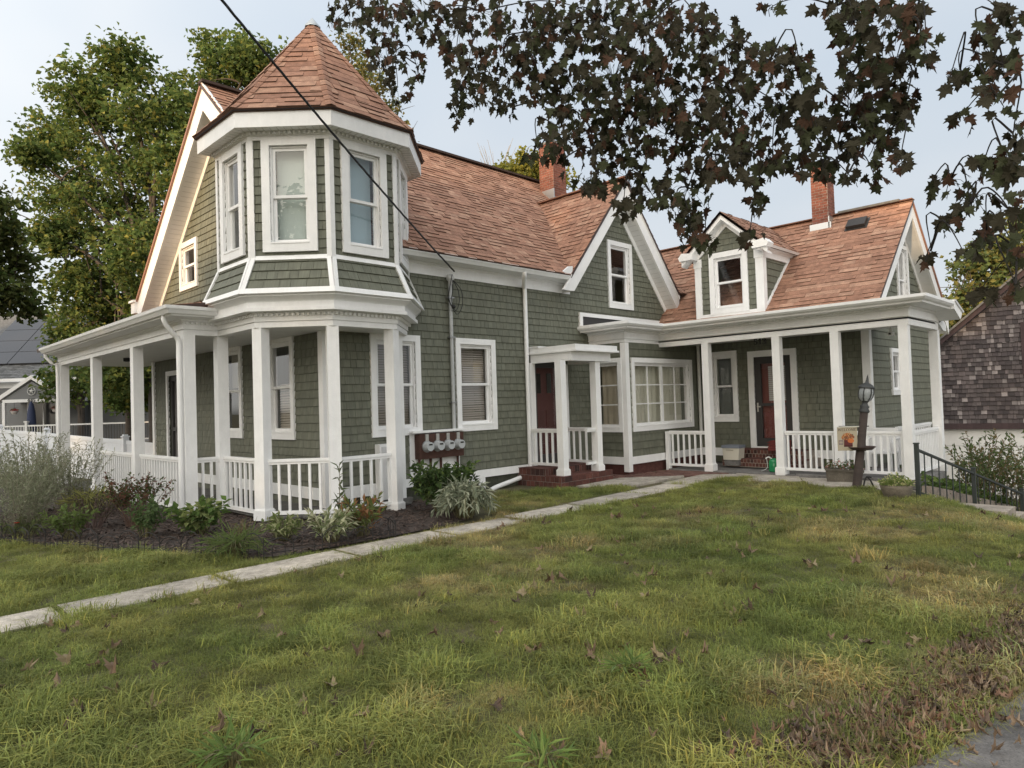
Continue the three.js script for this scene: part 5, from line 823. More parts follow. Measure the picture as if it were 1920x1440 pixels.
// fallen leaves
{ const R = rng(880), shapes = [0, 1, 2, 3].map((i) => mapleLeaf([0.9, 1.3, -1.0, 0.7][i], 720 + i)), mats = [[0.13, 0.085, 0.05], [0.075, 0.05, 0.035], [0.19, 0.13, 0.085], [0.24, 0.19, 0.11]].map((c) => new THREE.MeshStandardMaterial({ color: new THREE.Color().setRGB(...c), roughness: 0.9, side: THREE.DoubleSide }));
  let n = 0; while (n < 230) { const x = lerp(-7, 5, R()), z = lerp(2.9, 8.6, R()), [px, py, pd] = pixel(V(x, GY, z)); if (!lawnAt(x, z) || pd < 1 || px < 0 || px > 1920 || py > 1440) continue; if (R() > 1.6 / (pd * 0.45)) continue; const s = 0.045 + 0.055 * R(), o = mesh('fallen_leaf', shapes[n % 4], mats[Math.floor(R() * 4)], scene); o.position.set(x, groundY(x, z) + 0.02 + 0.02 * R(), z); o.rotation.set(-Math.PI / 2 + (R() - 0.5) * 1.3, (R() - 0.5) * 1.2, R() * 6.28); o.scale.set(s * (0.6 + 0.4 * R()), s, s * 1.4); tag(o, 'curled brown fallen maple leaf lying in the lawn grass', 'leaf', 'fallen leaves on the lawn'); n++; }
  const N = 3600, im = [0, 1, 2].map((k) => new THREE.InstancedMesh(paint(shapes[k].clone(), [1, 1, 1]), M.leaf, N / 3)), m = new THREE.Matrix4(), q = new THREE.Quaternion(), c = new THREE.Color(), edge = DRIVE.slice(1, 9);
  for (let i = 0; i < N; i++) { const t = Math.pow(R(), 0.8) * 5.2, j = Math.floor(t), f = t - j, x = lerp(edge[j][0], edge[j + 1][0], f) + (R() - 0.5) * 0.5, z = lerp(edge[j][1], edge[j + 1][1], f) - 0.26 + gauss(R) * 0.2 * (R() < 0.15 ? 2.2 : 1), s = 0.022 + 0.036 * R(); q.setFromEuler(new THREE.Euler(-Math.PI / 2 + (R() - 0.5) * 1.2, (R() - 0.5) * 1.1, R() * 6.28)); m.compose(V(x, groundY(x, z) + 0.008 + 0.022 * R(), z), q, V(s * (0.5 + 0.7 * R()), s, s * (0.8 + 1.6 * R()))); im[i % 3].setMatrixAt(Math.floor(i / 3), m); const a = [[0.14, 0.095, 0.06], [0.085, 0.06, 0.045], [0.21, 0.155, 0.105], [0.17, 0.10, 0.065]][Math.floor(R() * 4)], k = 0.7 + 0.6 * R(); im[i % 3].setColorAt(Math.floor(i / 3), c.setRGB(a[0] * k, a[1] * k, a[2] * k)); }
  const ll = new THREE.Group(); ll.name = 'leaf_litter'; scene.add(tag(ll, 'drift of dry brown fallen leaves between lawn and asphalt', 'leaf litter', null, 'stuff')); im.forEach((o) => { o.name = 'leaves'; o.userData.kind = 'stuff'; o.castShadow = o.receiveShadow = true; ll.add(o); }); }
// ---------- neighbouring buildings ----------
const SB_U = RGT.clone().setY(0).normalize();
function sideways(p) { return frame(p, SB_U, V(0, 1, 0)); }   // a facade square to the view, u to the right
{ // grey house with solar panels, beyond the white fence
  const h = thing('neighbour_house', 'grey clapboard house with white trim, small entry gable and dark solar panels', 'house'), o = D(104, 812, 36).setY(0), F = sideways(o), GREY = [0.13, 0.135, 0.14], W = [0.72, 0.72, 0.72];
  const wallG = new GB(); wallG.box(F, -11, 1.35, -0.6, 3.3, -6, 0, GREY).box(F, 1.35, 8.2, -0.6, 2.65, -5, -0.6, GREY); wallG.build('wall', M.plain, h);
  const cl = new GB(); for (let y = -0.1; y < 3.2; y += 0.115) { cl.prism(F, [[-4, y], [1.35, y], [1.35, y + 0.115], [-4, y + 0.115]], 0, (v) => lerp(0.022, 0.004, clamp((v - y) / 0.115)), GREY, false); if (y < 2.55) cl.prism({ ...F, o: at(F, 0, 0, -0.6) }, [[1.35, y], [8.2, y], [8.2, y + 0.115], [1.35, y + 0.115]], 0, (v) => lerp(0.022, 0.004, clamp((v - y) / 0.115)), GREY, false); } stuff(cl.build('clapboards', M.plain, h));
  const up = V(0, 4.2, 0).addScaledVector(F.n, -5), RFm = frame(at(F, 0, 3.42, 0.45), F.u, up), L = up.length();
  const rf = sheet('roof', RFm, [[-11, 0], [1.6, 0], [1.6, L], [-11, L]], [], 0.08, M.roof, [0.17, 0.175, 0.18], h);
  { const g = new GB(), R = rng(3); for (let v = 0; v < 1.3; v += 0.14) for (let u = -3; u < 1.6; u += 0.3) { const k = 0.7 + 0.6 * R(); g.prism(RFm, [[u, v], [u + 0.295, v], [u + 0.295, v + 0.14], [u, v + 0.14]], 0, (q) => lerp(0.02, 0.003, (q - v) / 0.14), [0.19 * k, 0.195 * k, 0.2 * k], false); } stuff(g.build('roof_shingles', M.roof, h)); }
  for (let r = 0; r < 4; r++) for (let c = 0; c < 3; c++) { const u = 1.05 - (c + 1) * 1.9 - r * 0.0, v = 1.22 + r * 1.08; new GB().box(RFm, u, u + 1.86, v, v + 1.04, 0.08, 0.13, [0.018, 0.02, 0.028]).box(RFm, u - 0.0, u + 1.86, v - 0.012, v, 0.07, 0.135, [0.05, 0.05, 0.055]).build('solar_panel', M.gloss, h); }
  new GB().box(F, -11, 1.6, 3.30, 3.45, 0.3, 0.5, W).box(F, -11, 1.6, 2.98, 3.3, 0, 0.06, W).build('cornice', M.white, h);
  new GB().box(F, 1.3, 8.2, 2.6, 2.78, -0.55, -0.1, W).build('wing_cornice', M.white, h);
  sheet('wing_roof', frame(at(F, 0, 2.75, -0.15), F.u, V(0, 2.2, 0).addScaledVector(F.n, -3)), [[1.3, 0], [8.3, 0], [8.3, 3.7], [1.3, 3.7]], [], 0.06, M.roof, [0.16, 0.165, 0.17], h);
  // entry gable with posts
  const E = { ...F, o: at(F, 0, 0, 1.7) };
  new GB().prism(E, [[-1.55, 2.3], [1.35, 2.3], [-0.05, 3.2]], -0.2, -0.05, GREY).build('entry_gable', M.plain, h);
  for (const s of [-1, 1]) { const q = [[0 - 0.05, 3.32], [-0.05 + s * 1.75, 2.2], [-0.05 + s * 1.75, 2.42], [-0.05, 3.52]]; new GB().prism(E, area2(q) < 0 ? q.reverse() : q, -1.7, 0.03, W).build('entry_rake', M.white, h); }
  new GB().box(E, -1.5, 1.3, 2.18, 2.33, -0.12, 0.0, W).build('entry_beam', M.white, h);
  for (const u of [-1.45, 1.2]) new GB().box(E, u - 0.07, u + 0.07, -0.4, 2.18, -0.12, 0.0, W).build('entry_post', M.white, h);
  new GB().box(F, -1.3, 0.5, 0.1, 2.15, 0.005, 0.03, [0.015, 0.017, 0.02]).build('sliding_door', M.gloss, h); new GB().box(F, -1.42, -1.3, 0.0, 2.25, 0, 0.06, W).box(F, 0.5, 0.6, 0.0, 2.25, 0, 0.06, W).box(F, -1.3, 0.5, 2.15, 2.25, 0, 0.058, W).box(F, -0.62, -0.56, 0.1, 2.15, 0.03, 0.05, W).build('door_casing', M.white, h);
  const G2 = { ...F, o: at(F, 0, 0, -0.6) };
  for (const u of [3.45, 6.2]) { const g = grp('window', h); new GB().box(G2, u, u + 0.72, 0.55, 2.1, 0.01, 0.03, [0.02, 0.024, 0.028]).build('pane', M.gloss, g); new GB().box(G2, u - 0.1, u, 0.45, 2.2, 0, 0.06, W).box(G2, u + 0.72, u + 0.84, 0.45, 2.2, 0, 0.06, W).box(G2, u, u + 0.72, 2.1, 2.22, 0, 0.058, W).box(G2, u, u + 0.72, 0.45, 0.55, 0, 0.058, W).box(G2, u, u + 0.72, 1.3, 1.36, 0.02, 0.05, W).build('frame', M.white, g); }
  for (const u of [5.35, 8.0]) new GB().box(G2, u - 0.06, u + 0.06, -0.4, 2.6, 0.3, 0.42, W).build('porch_post', M.white, h);
  // deck railing
  const DK = { ...F, o: at(F, 0, 0, 2.6) };
  for (let i = 0; i < 6; i++) { const u = -1.4 + i * 1.72; new GB().box(DK, u - 0.055, u + 0.055, -0.4, 1.18, -0.055, 0.055, W).box(DK, u - 0.085, u + 0.085, 1.18, 1.25, -0.085, 0.085, W).build('deck_post', M.white, h); if (i < 5) { new GB().box(DK, u + 0.055, u + 1.665, 0.98, 1.05, -0.03, 0.03, W).build('deck_rail', M.white, h); new GB().box(DK, u + 0.055, u + 1.665, 0.2, 0.26, -0.03, 0.03, W).build('deck_rail', M.white, h); const b = new GB(); for (let k = 1; k < 13; k++) b.box(DK, u + k * 0.132 - 0.012, u + k * 0.132 + 0.012, 0.26, 0.98, -0.012, 0.012, i < 2 ? W : [0.06, 0.055, 0.055]); stuff(b.build('deck_balusters', M.white, h)); } }
  new GB().box(DK, -1.6, 8, -0.6, 0.12, -3, 0.03, [0.28, 0.27, 0.26]).build('deck', M.wood, h);
  // number board and ornament
  const font = await new FontLoader().loadAsync('fonts/droid/droid_serif_bold.typeface.json');
  const tg = new TextGeometry('485', { font, size: 0.17, depth: 0.02, curveSegments: 4 }); tg.computeBoundingBox(); tg.translate(-tg.boundingBox.max.x / 2, 0, 0); tg.applyMatrix4(new THREE.Matrix4().makeBasis(E.u, E.v, E.n).setPosition(at(E, -0.05, 2.17 + 0.02, 0.002))); mesh('house_number', paint(tg, [0.03, 0.03, 0.03]), M.plain, h);
  const num = new TextGeometry('513', { font, size: 0.115, depth: 0.015, curveSegments: 5 }); num.computeBoundingBox(); num.translate(-num.boundingBox.max.x / 2, 0, 0); const hn = onX(1425, 641, XE + 0.2), NF = NX(XE + 0.2); num.applyMatrix4(new THREE.Matrix4().makeBasis(NF.u, NF.v, NF.n).setPosition(V(hn.x, hn.y - 0.05, hn.z)));
  const no = thing('house_number', 'black serif number 513 hanging under the ell porch beam', 'house number'); mesh('numerals', paint(num, [0.015, 0.015, 0.015]), M.iron, no); new GB().box(NX(XE + 0.205), hn.z - 0.2, hn.z + 0.2, hn.y + 0.07, hn.y + 0.085, -0.02, 0, [0.02, 0.02, 0.02]).build('hanger', M.iron, no); place(no, hn.x, hn.y, hn.z);
  place(h, o.x, -0.5, o.z);
  const st = thing('star_ornament', 'pale metal ring with a star on the grey entry gable', 'ornament'), sc = at(E, -0.05, 2.72, 0.0), ring = new THREE.TorusGeometry(0.19, 0.018, 6, 24); const mm = new THREE.Matrix4().makeBasis(E.u, E.v, E.n).setPosition(sc); mesh('ring', paint(ring, [0.5, 0.5, 0.48]).applyMatrix4(mm), M.plain, st); const sg = new GB(); for (let k = 0; k < 5; k++) { const a = Math.PI / 2 + k * 1.2566, q = (r, t) => at({ ...E, o: sc }, Math.cos(t) * r, Math.sin(t) * r, 0.0), ctr = at({ ...E, o: sc }, 0, 0, 0.04); sg.poly([ctr, q(0.06, a - 0.63), q(0.17, a)], [0.5, 0.5, 0.48]).poly([ctr, q(0.17, a), q(0.06, a + 0.63)], [0.5, 0.5, 0.48]); } sg.build('star', M.plain, st); place(st, sc.x, sc.y, sc.z);
  const um = thing('patio_umbrella', 'closed dark blue patio umbrella on the grey house deck', 'umbrella'), ub = at(F, 0.28, 0.12, 2.2); mesh('canopy', moved(lathe([[0.02, 2.1], [0.1, 1.95], [0.17, 1.6], [0.2, 1.1], [0.22, 0.65], [0.16, 0.6], [0.02, 0.62]], [0.02, 0.03, 0.075], 9), ub.x, ub.y, ub.z), M.leaf, um); mesh('pole', moved(lathe([[0.025, 0], [0.025, 2.2], [0, 2.22]], [0.3, 0.3, 0.3], 8), ub.x, ub.y, ub.z), M.metal, um); place(um, ub.x, ub.y, ub.z);
  [[-1.05, 1.75, 'hanging flower basket with red blooms left beside the glass door post', 1.5], [1.0, 1.8, 'hanging flower basket with red blooms on the grey entry wall', 1.5], [6.0, 1.75, 'hanging flower basket under the far porch seen between columns', -0.3]].forEach(([u, v, label, n], i) => { const b = thing('hanging_basket', label, 'planter', 'hanging baskets at the grey house'), p = at(F, u, v, n), R = rng(90 + i), g = new GB(); mesh('pot', moved(lathe([[0.0, -0.16], [0.1, -0.15], [0.17, 0.02], [0.15, 0.02], [0, -0.02]], [0.6, 0.55, 0.53], 10), p.x, p.y, p.z), M.plain, b); for (let k = 0; k < 160; k++) { const d = randDir(R); d.y = Math.abs(d.y) * 0.8; leafAt(g, p.clone().addScaledVector(d, 0.2 * Math.sqrt(R())), randDir(R), V(0, 1, 0), 0.06, 0.05, R() < 0.55 ? [0.4, 0.03, 0.04] : [0.09, 0.12, 0.04]); } stuff(g.build('flowers', M.leaf, b)); mesh('hanger', tube([p.clone(), p.clone().add(V(0, 0.35, 0)), p.clone().add(V(0, 0.6, 0))], 0.008, [0.05, 0.05, 0.05], 4), M.iron, b); place(b, p.x, p.y, p.z); });
}
{ // white vinyl fence running back from the porch
  const f = thing('vinyl_fence', 'white vinyl privacy fence with capped posts running past the porch end', 'fence'), W = [0.74, 0.76, 0.8], pts = [[-110, 797, 22], [0, 808, 20], [88, 815, 18.6], [235, 829, 17], [330, 838, 16.4]].map(([u, v, d]) => D(u, v, d));
  for (let i = 0; i < pts.length; i++) { const p = pts[i], g = new GB(), b = groundY(p.x, p.z) - 0.2; g.box(WF, p.x - 0.065, p.x + 0.065, b, p.y + 0.12, p.z - 0.065, p.z + 0.065, W).box(WF, p.x - 0.085, p.x + 0.085, p.y + 0.12, p.y + 0.15, p.z - 0.085, p.z + 0.085, W).box(WF, p.x - 0.05, p.x + 0.05, p.y + 0.15, p.y + 0.19, p.z - 0.05, p.z + 0.05, W); g.build('post', M.white, f);
    if (i < pts.length - 1) { const q = pts[i + 1], n = Math.round(p.distanceTo(q) / 0.17); new GB().bar(p, q, 0.06, 0.09, W).build('top_rail', M.white, f); new GB().bar(p.clone().add(V(0, -0.25, 0)), q.clone().add(V(0, -0.25, 0)), 0.05, 0.04, W).build('mid_rail', M.white, f); for (let k = 0; k < n; k++) { const a = p.clone().lerp(q, k / n), c = p.clone().lerp(q, (k + 0.985) / n), d = V(c.x - a.x, 0, c.z - a.z).normalize(), Fp = frame(V(a.x, 0, a.z), d, V(0, 1, 0)), L = Math.hypot(c.x - a.x, c.z - a.z); new GB().box(Fp, 0, L, b, Math.min(a.y, c.y) - 0.04, -0.015, 0.015, W).build('board', M.white, f); } } }
  place(f, pts[1].x, GY, pts[1].z);
}
{ // weathered shingle barn with a white garage door
  const b = thing('shingle_barn', 'barn with weathered grey-brown wood shingles, brown trim and white garage door', 'barn'), o = D(1757, 805, 20.6), vd = D(1840, 720, 20).sub(CAM).setY(0).normalize(), F = frame(V(o.x, 0, o.z), V(-vd.z, 0, vd.x), V(0, 1, 0)), BR = [0.07, 0.042, 0.044], list = [], y0 = o.y + 0.17;
  const gable = [[0, y0], [6.6, y0], [6.6, y0 + 2.3], [3.3, y0 + 5.2], [0, y0 + 2.3]], win = [2.28, 3.1, 1.86, 3.02];
  const w = sheet('wall', F, gable, [win], 0.1, M.plain, [0.03, 0.025, 0.023], b);
  const old = (R) => { const t = R(), k = 0.7 + 0.6 * R(); return (t < 0.5 ? [0.115, 0.092, 0.092] : t < 0.82 ? [0.058, 0.044, 0.046] : [0.27, 0.235, 0.23]).map((c) => c * k); };
  const so = { exp: 0.127, w0: 0.06, w1: 0.17, gap: 0.008, t0: 0.003, t1: 0.034, jit: 0.02, col: old, seed: 71 };
  courses(F, [[0, y0], [6.6, y0], [6.6, y0 + 2.3], [0, y0 + 2.3]], [win], so, w, list); courses(F, [[0, y0 + 2.3], [6.6, y0 + 2.3], [3.3, y0 + 5.2]], [win], { ...so, seed: 72 }, w, list);
  buildPieces(list, 'shingle', 'wall_shingles', M.shingle, b);
  new GB().box(F, 0, 6.6, o.y, y0, -0.05, 0.06, BR).build('band_board', M.wood, b); new GB().box(F, -0.02, 0.12, -2.6, o.y, -0.1, 0.05, BR).build('corner_post', M.wood, b); new GB().box(F, 6.4, 6.6, -2.6, o.y, -0.1, 0.05, BR).build('corner_post', M.wood, b);
  new GB().box(F, 0.0, 6.6, -2.6, o.y, -6, -0.25, [0.3, 0.3, 0.29]).box(F, 0, 6.6, o.y, y0 + 2.3, -6, -0.15, [0.1, 0.08, 0.07]).build('body', M.plain, b);
  for (let i = 0; i < 4; i++) new GB().box(F, 0.14, 6.38, o.y - (i + 1) * 0.5 + 0.012, o.y - i * 0.5, -0.12, -0.08, [0.72, 0.71, 0.69]).build('garage_door_panel', M.white, b);
  for (const s of [-1, 1]) { const q = [[3.3, y0 + 5.2], [3.3 + s * 3.5, y0 + 5.2 - 3.5 * 0.879], [3.3 + s * 3.5, y0 + 5.05 - 3.5 * 0.879], [3.3, y0 + 5.02]]; new GB().prism(F, area2(q) < 0 ? q.reverse() : q, -0.05, 0.2, BR).build('rake_board', M.wood, b); const r = [[3.3, y0 + 5.27], [3.3 + s * 3.6, y0 + 5.27 - 3.6 * 0.879], [3.3 + s * 3.6, y0 + 5.2 - 3.6 * 0.879], [3.3, y0 + 5.2]]; new GB().prism(F, area2(r) < 0 ? r.reverse() : r, -6.2, 0.26, [0.22, 0.21, 0.2]).build('roof', M.roof, b); }
  { const g = grp('window', b); new GB().box(F, win[0] - 0.16, win[0], win[2] - 0.16, win[3] + 0.16, 0, 0.05, BR).box(F, win[1], win[1] + 0.16, win[2] - 0.16, win[3] + 0.16, 0, 0.05, BR).box(F, win[0], win[1], win[3], win[3] + 0.16, 0, 0.048, BR).box(F, win[0], win[1], win[2] - 0.16, win[2], 0, 0.048, BR).build('casing', M.wood, g); new GB().box(F, win[0], win[0] + 0.05, win[2], win[3], -0.05, 0.01, WHITE).box(F, win[1] - 0.05, win[1], win[2], win[3], -0.05, 0.01, WHITE).box(F, win[0] + 0.05, win[1] - 0.05, win[3] - 0.05, win[3], -0.05, 0.008, WHITE).box(F, win[0] + 0.05, win[1] - 0.05, win[2], win[2] + 0.05, -0.05, 0.008, WHITE).box(F, win[0] + 0.05, win[1] - 0.05, 2.42, 2.46, -0.05, 0.008, WHITE).build('sash', M.white, g); new GB().box(F, win[0], win[1], win[2], win[3], -0.12, -0.06, [0.015, 0.017, 0.017]).build('pane', M.gloss, g); }
  place(b, o.x, -1.9, o.z);
}

// ---------- service line, meters ----------
{ const A = V(2.49, 3.72, 0.16), r0 = rayDir(440, -8), B = CAM.clone().addScaledVector(r0, 14).sub(A.clone().sub(CAM));
  const c = thing('service_cable', 'thick twisted black power cable dropping across the turret to the weatherhead', 'cable'), pts = []; for (let i = 0; i <= 24; i++) { const t = i / 24; pts.push(A.clone().lerp(B, t).add(V(0, -0.42 * 4 * t * (1 - t) * 0.5, 0))); }
  const strand = (ph, r, w) => tube(Array.from({ length: 121 }, (_, i) => { const f = i / 5, k = Math.min(23, Math.floor(f)), p = pts[k].clone().lerp(pts[k + 1], f - k); return p.add(V(Math.sin(i * 0.9 + ph) * w, Math.cos(i * 0.9 + ph) * w, 0)); }), r, [0.02, 0.02, 0.022], 6, 240);
  for (const ph of [0, 2.1, 4.2]) mesh('strand', strand(ph, 0.0095, 0.008), M.iron, c); place(c, A.x, A.y, A.z);
  const p = thing('utility_pole', 'tall brown wooden utility pole with crossarm by the street', 'pole'); mesh('shaft', paint(new THREE.CylinderGeometry(0.11, 0.16, B.y + 2.4, 10), [0.12, 0.09, 0.06]).translate(B.x - 0.15, (B.y + 2.4) / 2 - 0.8, B.z), M.bark, p); new GB().box(WF, B.x - 0.22, B.x - 0.08, B.y + 0.9, B.y + 1.02, B.z - 1.1, B.z + 1.1, [0.13, 0.10, 0.07]).build('crossarm', M.wood, p); for (const dz of [-0.9, 0, 0.9]) mesh('wire', tube([V(B.x - 0.15, B.y + 1.08, B.z + dz - 26), V(B.x - 0.15, B.y + 0.8, B.z + dz - 13), V(B.x - 0.15, B.y + 1.08, B.z + dz), V(B.x - 0.15, B.y + 0.8, B.z + dz + 13), V(B.x - 0.15, B.y + 1.08, B.z + dz + 26)], 0.009, [0.03, 0.03, 0.03], 4), M.iron, p); place(p, B.x, GY, B.z);
  const w = thing('service_conduit', 'grey riser conduit with weatherhead and drooping wires on the long wall', 'conduit'), GR = [0.42, 0.43, 0.43], x = 2.46;
  mesh('pipe', tube([V(x, 0.88, 0.07), V(x, 2.0, 0.07), V(x, 3.55, 0.07)], 0.033, GR, 10), M.plain, w); mesh('weatherhead', join([moved(lathe([[0.035, 0], [0.045, 0.06], [0.07, 0.08], [0.075, 0.12], [0.05, 0.17], [0, 0.185]], [0.5, 0.5, 0.49], 12), x, 3.5, 0.08)]), M.plain, w);
  for (const y of [1.4, 2.55, 3.25]) new GB().box(WF, x - 0.06, x + 0.06, y, y + 0.025, 0.02, 0.108, [0.3, 0.3, 0.3]).build('strap', M.metal, w);
  for (const [dx, d, e] of [[0.13, 0.55, 0], [0.2, 0.62, 0.02], [-0.05, 0.5, 0.03]]) mesh('wire', tube([V(x + 0.02, 3.58, 0.12), V(x + dx * 0.8, 3.4, 0.16 + e), V(x + dx, 3.58 - d * 0.7, 0.16), V(x + dx * 0.4, 3.58 - d, 0.14), V(x - 0.1, 3.25, 0.14), V(x - 0.02, 3.66, 0.16)], 0.007, [0.018, 0.018, 0.018], 5, 26), M.iron, w);
  mesh('splice', paint(new THREE.SphereGeometry(0.035, 8, 6), [0.02, 0.02, 0.02]).translate(x + 0.02, 3.1, 0.13), M.iron, w); place(w, x, 0.88, 0.05); }
{ const m = thing('electric_meters', 'bank of four round electric meters on a rusty brown steel box', 'meters'), RU = [0.10, 0.045, 0.032], B = V(1.68, 0, 0);
  new GB().box(WF, 1.52, 2.6, 0.1, 0.93, 0.0, 0.03, WHITE).box(WF, 1.5, 2.68, 0.92, 0.955, 0, 0.16, WHITE).build('backboard', M.white, m); new GB().box(WF, 1.62, 2.58, 0.48, 0.9, 0.03, 0.17, RU).build('cabinet', M.brick, m);
  for (let i = 0; i < 4; i++) { const x = 1.76 + i * 0.228, g = grp('meter', m), tr = (q) => q.rotateX(Math.PI / 2).translate(x, 0.69, 0.16); mesh('base_ring', tr(paint(new THREE.CylinderGeometry(0.098, 0.1, 0.05, 22), [0.38, 0.39, 0.39])), M.metal, g); mesh('glass_dome', tr(paint(new THREE.CylinderGeometry(0.075, 0.086, 0.11, 22), [0.42, 0.44, 0.45]).translate(0, 0.07, 0)), M.gloss, g); new GB().box(WF, x - 0.035, x + 0.035, 0.71, 0.735, 0.27, 0.29, [0.02, 0.02, 0.02]).build('dial', M.gloss, g); new GB().box(WF, x - 0.03, x + 0.035, 0.78, 0.895, 0.17, 0.19, [0.5, 0.49, 0.47]).build('hasp', M.metal, g); }
  for (const x of [1.66, 1.9, 2.12, 2.5]) mesh('pipe', tube([V(x, 0.5, 0.09), V(x, 0.3, 0.09), V(x, 0.02, 0.09)], 0.024, RU, 7), M.brick, m); place(m, 2.1, 0.1, 0); }
{ const p = onZ(717, 840, 0.1), b = thing('wall_cabinet', 'narrow white utility cabinet on the wall behind the turret railing', 'cabinet'); new GB().box(WF, p.x - 0.09, p.x + 0.13, -0.1, p.y + 0.06, 0.02, 0.16, WHITE).build('body', M.white, b); new GB().box(WF, p.x - 0.06, p.x + 0.1, p.y - 0.1, p.y + 0.02, 0.16, 0.17, [0.6, 0.6, 0.6]).build('vent', M.white, b); place(b, p.x, -0.1, 0.1); }
{ const p = onX(447, 772, -0.1), s = thing('window_notice', 'yellow oval paper in the porch window', 'notice'); const g = new THREE.CircleGeometry(1, 20).scale(0.06, 0.16, 1).rotateY(-Math.PI / 2).translate(0.02, p.y, p.z); mesh('paper', paint(g, [0.75, 0.6, 0.14]), M.plain, s); place(s, 0, p.y, p.z); }

// ---------- ell porch things ----------
{ const c = onX(1370, 850, 8.3), b = thing('cooler', 'beige picnic cooler with grey lid on the brick step', 'cooler'), y = c.y - 0.14, F = NX(c.x); new GB().prism(F, [[c.z - 0.17, y], [c.z + 0.17, y], [c.z + 0.19, y + 0.25], [c.z - 0.19, y + 0.25]], -0.26, 0, [0.55, 0.52, 0.44]).build('body', M.plain, b); new GB().box(F, c.z - 0.2, c.z + 0.2, y + 0.25, y + 0.31, -0.28, 0.015, [0.17, 0.19, 0.23]).build('lid', M.plain, b); new GB().box(F, c.z - 0.1, c.z + 0.06, y + 0.2, y + 0.215, 0, 0.012, [0.3, 0.28, 0.22]).build('handle', M.plain, b); new GB().box(WF, c.x + 0.02, c.x + 0.24, y - 0.12, y, c.z - 0.16, c.z + 0.16, [0.27, 0.26, 0.25]).build('plinth', M.conc, b); place(b, c.x, y, c.z); }
{ const c = onX(1450, 886, 8.0), t = thing('garden_sprayer', 'green plastic garden sprayer with white spout beside the column', 'sprayer'); mesh('tank', moved(lathe([[0, 0], [0.1, 0], [0.11, 0.02], [0.11, 0.2], [0.08, 0.25], [0.03, 0.27], [0, 0.27]], [0.02, 0.24, 0.09], 16), c.x, -0.16, c.z + 0.03), M.gloss, t); mesh('spout', tube([V(c.x, 0.08, c.z), V(c.x - 0.05, 0.13, c.z - 0.06), V(c.x - 0.06, 0.1, c.z - 0.12)], 0.014, [0.7, 0.7, 0.68], 6), M.plain, t); mesh('hose', tube([V(c.x - 0.06, 0.1, c.z - 0.1), V(c.x - 0.08, -0.08, c.z - 0.08), V(c.x - 0.1, -0.15, c.z - 0.2)], 0.006, [0.6, 0.62, 0.6], 5), M.plain, t); place(t, c.x, -0.16, c.z); }
{ const c = onX(1452, 843, 8.62), t = thing('red_planter', 'dark red slatted wooden planter on the top brick step', 'planter'), F = NX(c.x), y = 0.2; for (let i = 0; i < 4; i++) new GB().prism(F, [[c.z - 0.14 - i * 0.008, y + 0.0 + i * 0.055], [c.z + 0.24, y + i * 0.055], [c.z + 0.24, y + 0.05 + i * 0.055], [c.z - 0.135 + i * 0.02, y + 0.05 + i * 0.055]], -0.28, 0, [0.2, 0.035, 0.03]).build('slat', M.wood, t); place(t, c.x, y, c.z); }
{ const c = V(8.35, FLOOR - 0.02, 5.1), t = thing('porch_chair', 'white plastic armchair on the ell porch behind the railing', 'chair'), W = [0.72, 0.72, 0.72]; new GB().box(WF, c.x, c.x + 0.45, c.y + 0.36, c.y + 0.39, c.z - 0.24, c.z + 0.24, W).build('seat', M.plain, t); new GB().box(WF, c.x + 0.42, c.x + 0.46, c.y + 0.39, c.y + 0.82, c.z - 0.23, c.z + 0.23, W).build('backrest', M.plain, t); for (const [a, b] of [[0.02, -0.23], [0.02, 0.19], [0.4, -0.23], [0.4, 0.19]]) new GB().box(WF, c.x + a, c.x + a + 0.04, c.y, c.y + 0.36, c.z + b, c.z + b + 0.04, W).build('leg', M.plain, t); for (const b of [-0.27, 0.23]) mesh('armrest', tube([V(c.x + 0.02, c.y + 0.38, c.z + b + 0.02), V(c.x + 0.0, c.y + 0.58, c.z + b + 0.02), V(c.x + 0.12, c.y + 0.62, c.z + b + 0.02), V(c.x + 0.42, c.y + 0.63, c.z + b + 0.02)], 0.022, W, 7), M.plain, t); place(t, c.x, c.y, c.z); }
{ const c = onX(1671, 629, 8.9), t = thing('security_camera', 'small white security camera under the ell porch ceiling', 'camera'); new GB().box(WF, c.x - 0.07, c.x + 0.07, c.y, c.y + 0.06, c.z - 0.04, c.z + 0.04, WHITE).build('body', M.plain, t); new GB().box(WF, c.x - 0.02, c.x + 0.02, c.y + 0.06, EB + 0.1, c.z - 0.02, c.z + 0.02, WHITE).build('mount', M.plain, t); mesh('lens', paint(new THREE.CylinderGeometry(0.022, 0.022, 0.03, 12), [0.02, 0.02, 0.02]).rotateZ(Math.PI / 2).translate(c.x - 0.08, c.y + 0.03, c.z), M.gloss, t); place(t, c.x, c.y, c.z); }
{ const c = onX(238, 664, -0.9), t = thing('porch_light', 'small black lantern hanging under the front porch ceiling', 'lamp'); mesh('cage', moved(lathe([[0.03, -0.16], [0.07, -0.15], [0.08, 0.0], [0.05, 0.04], [0.02, 0.06]], [0.02, 0.02, 0.02], 8), c.x, c.y, c.z), M.iron, t); mesh('stem', tube([V(c.x, c.y + 0.04, c.z), V(c.x, c.y + 0.12, c.z), V(c.x, BY + 0.02, c.z)], 0.012, [0.02, 0.02, 0.02], 6), M.iron, t); place(t, c.x, c.y, c.z); }

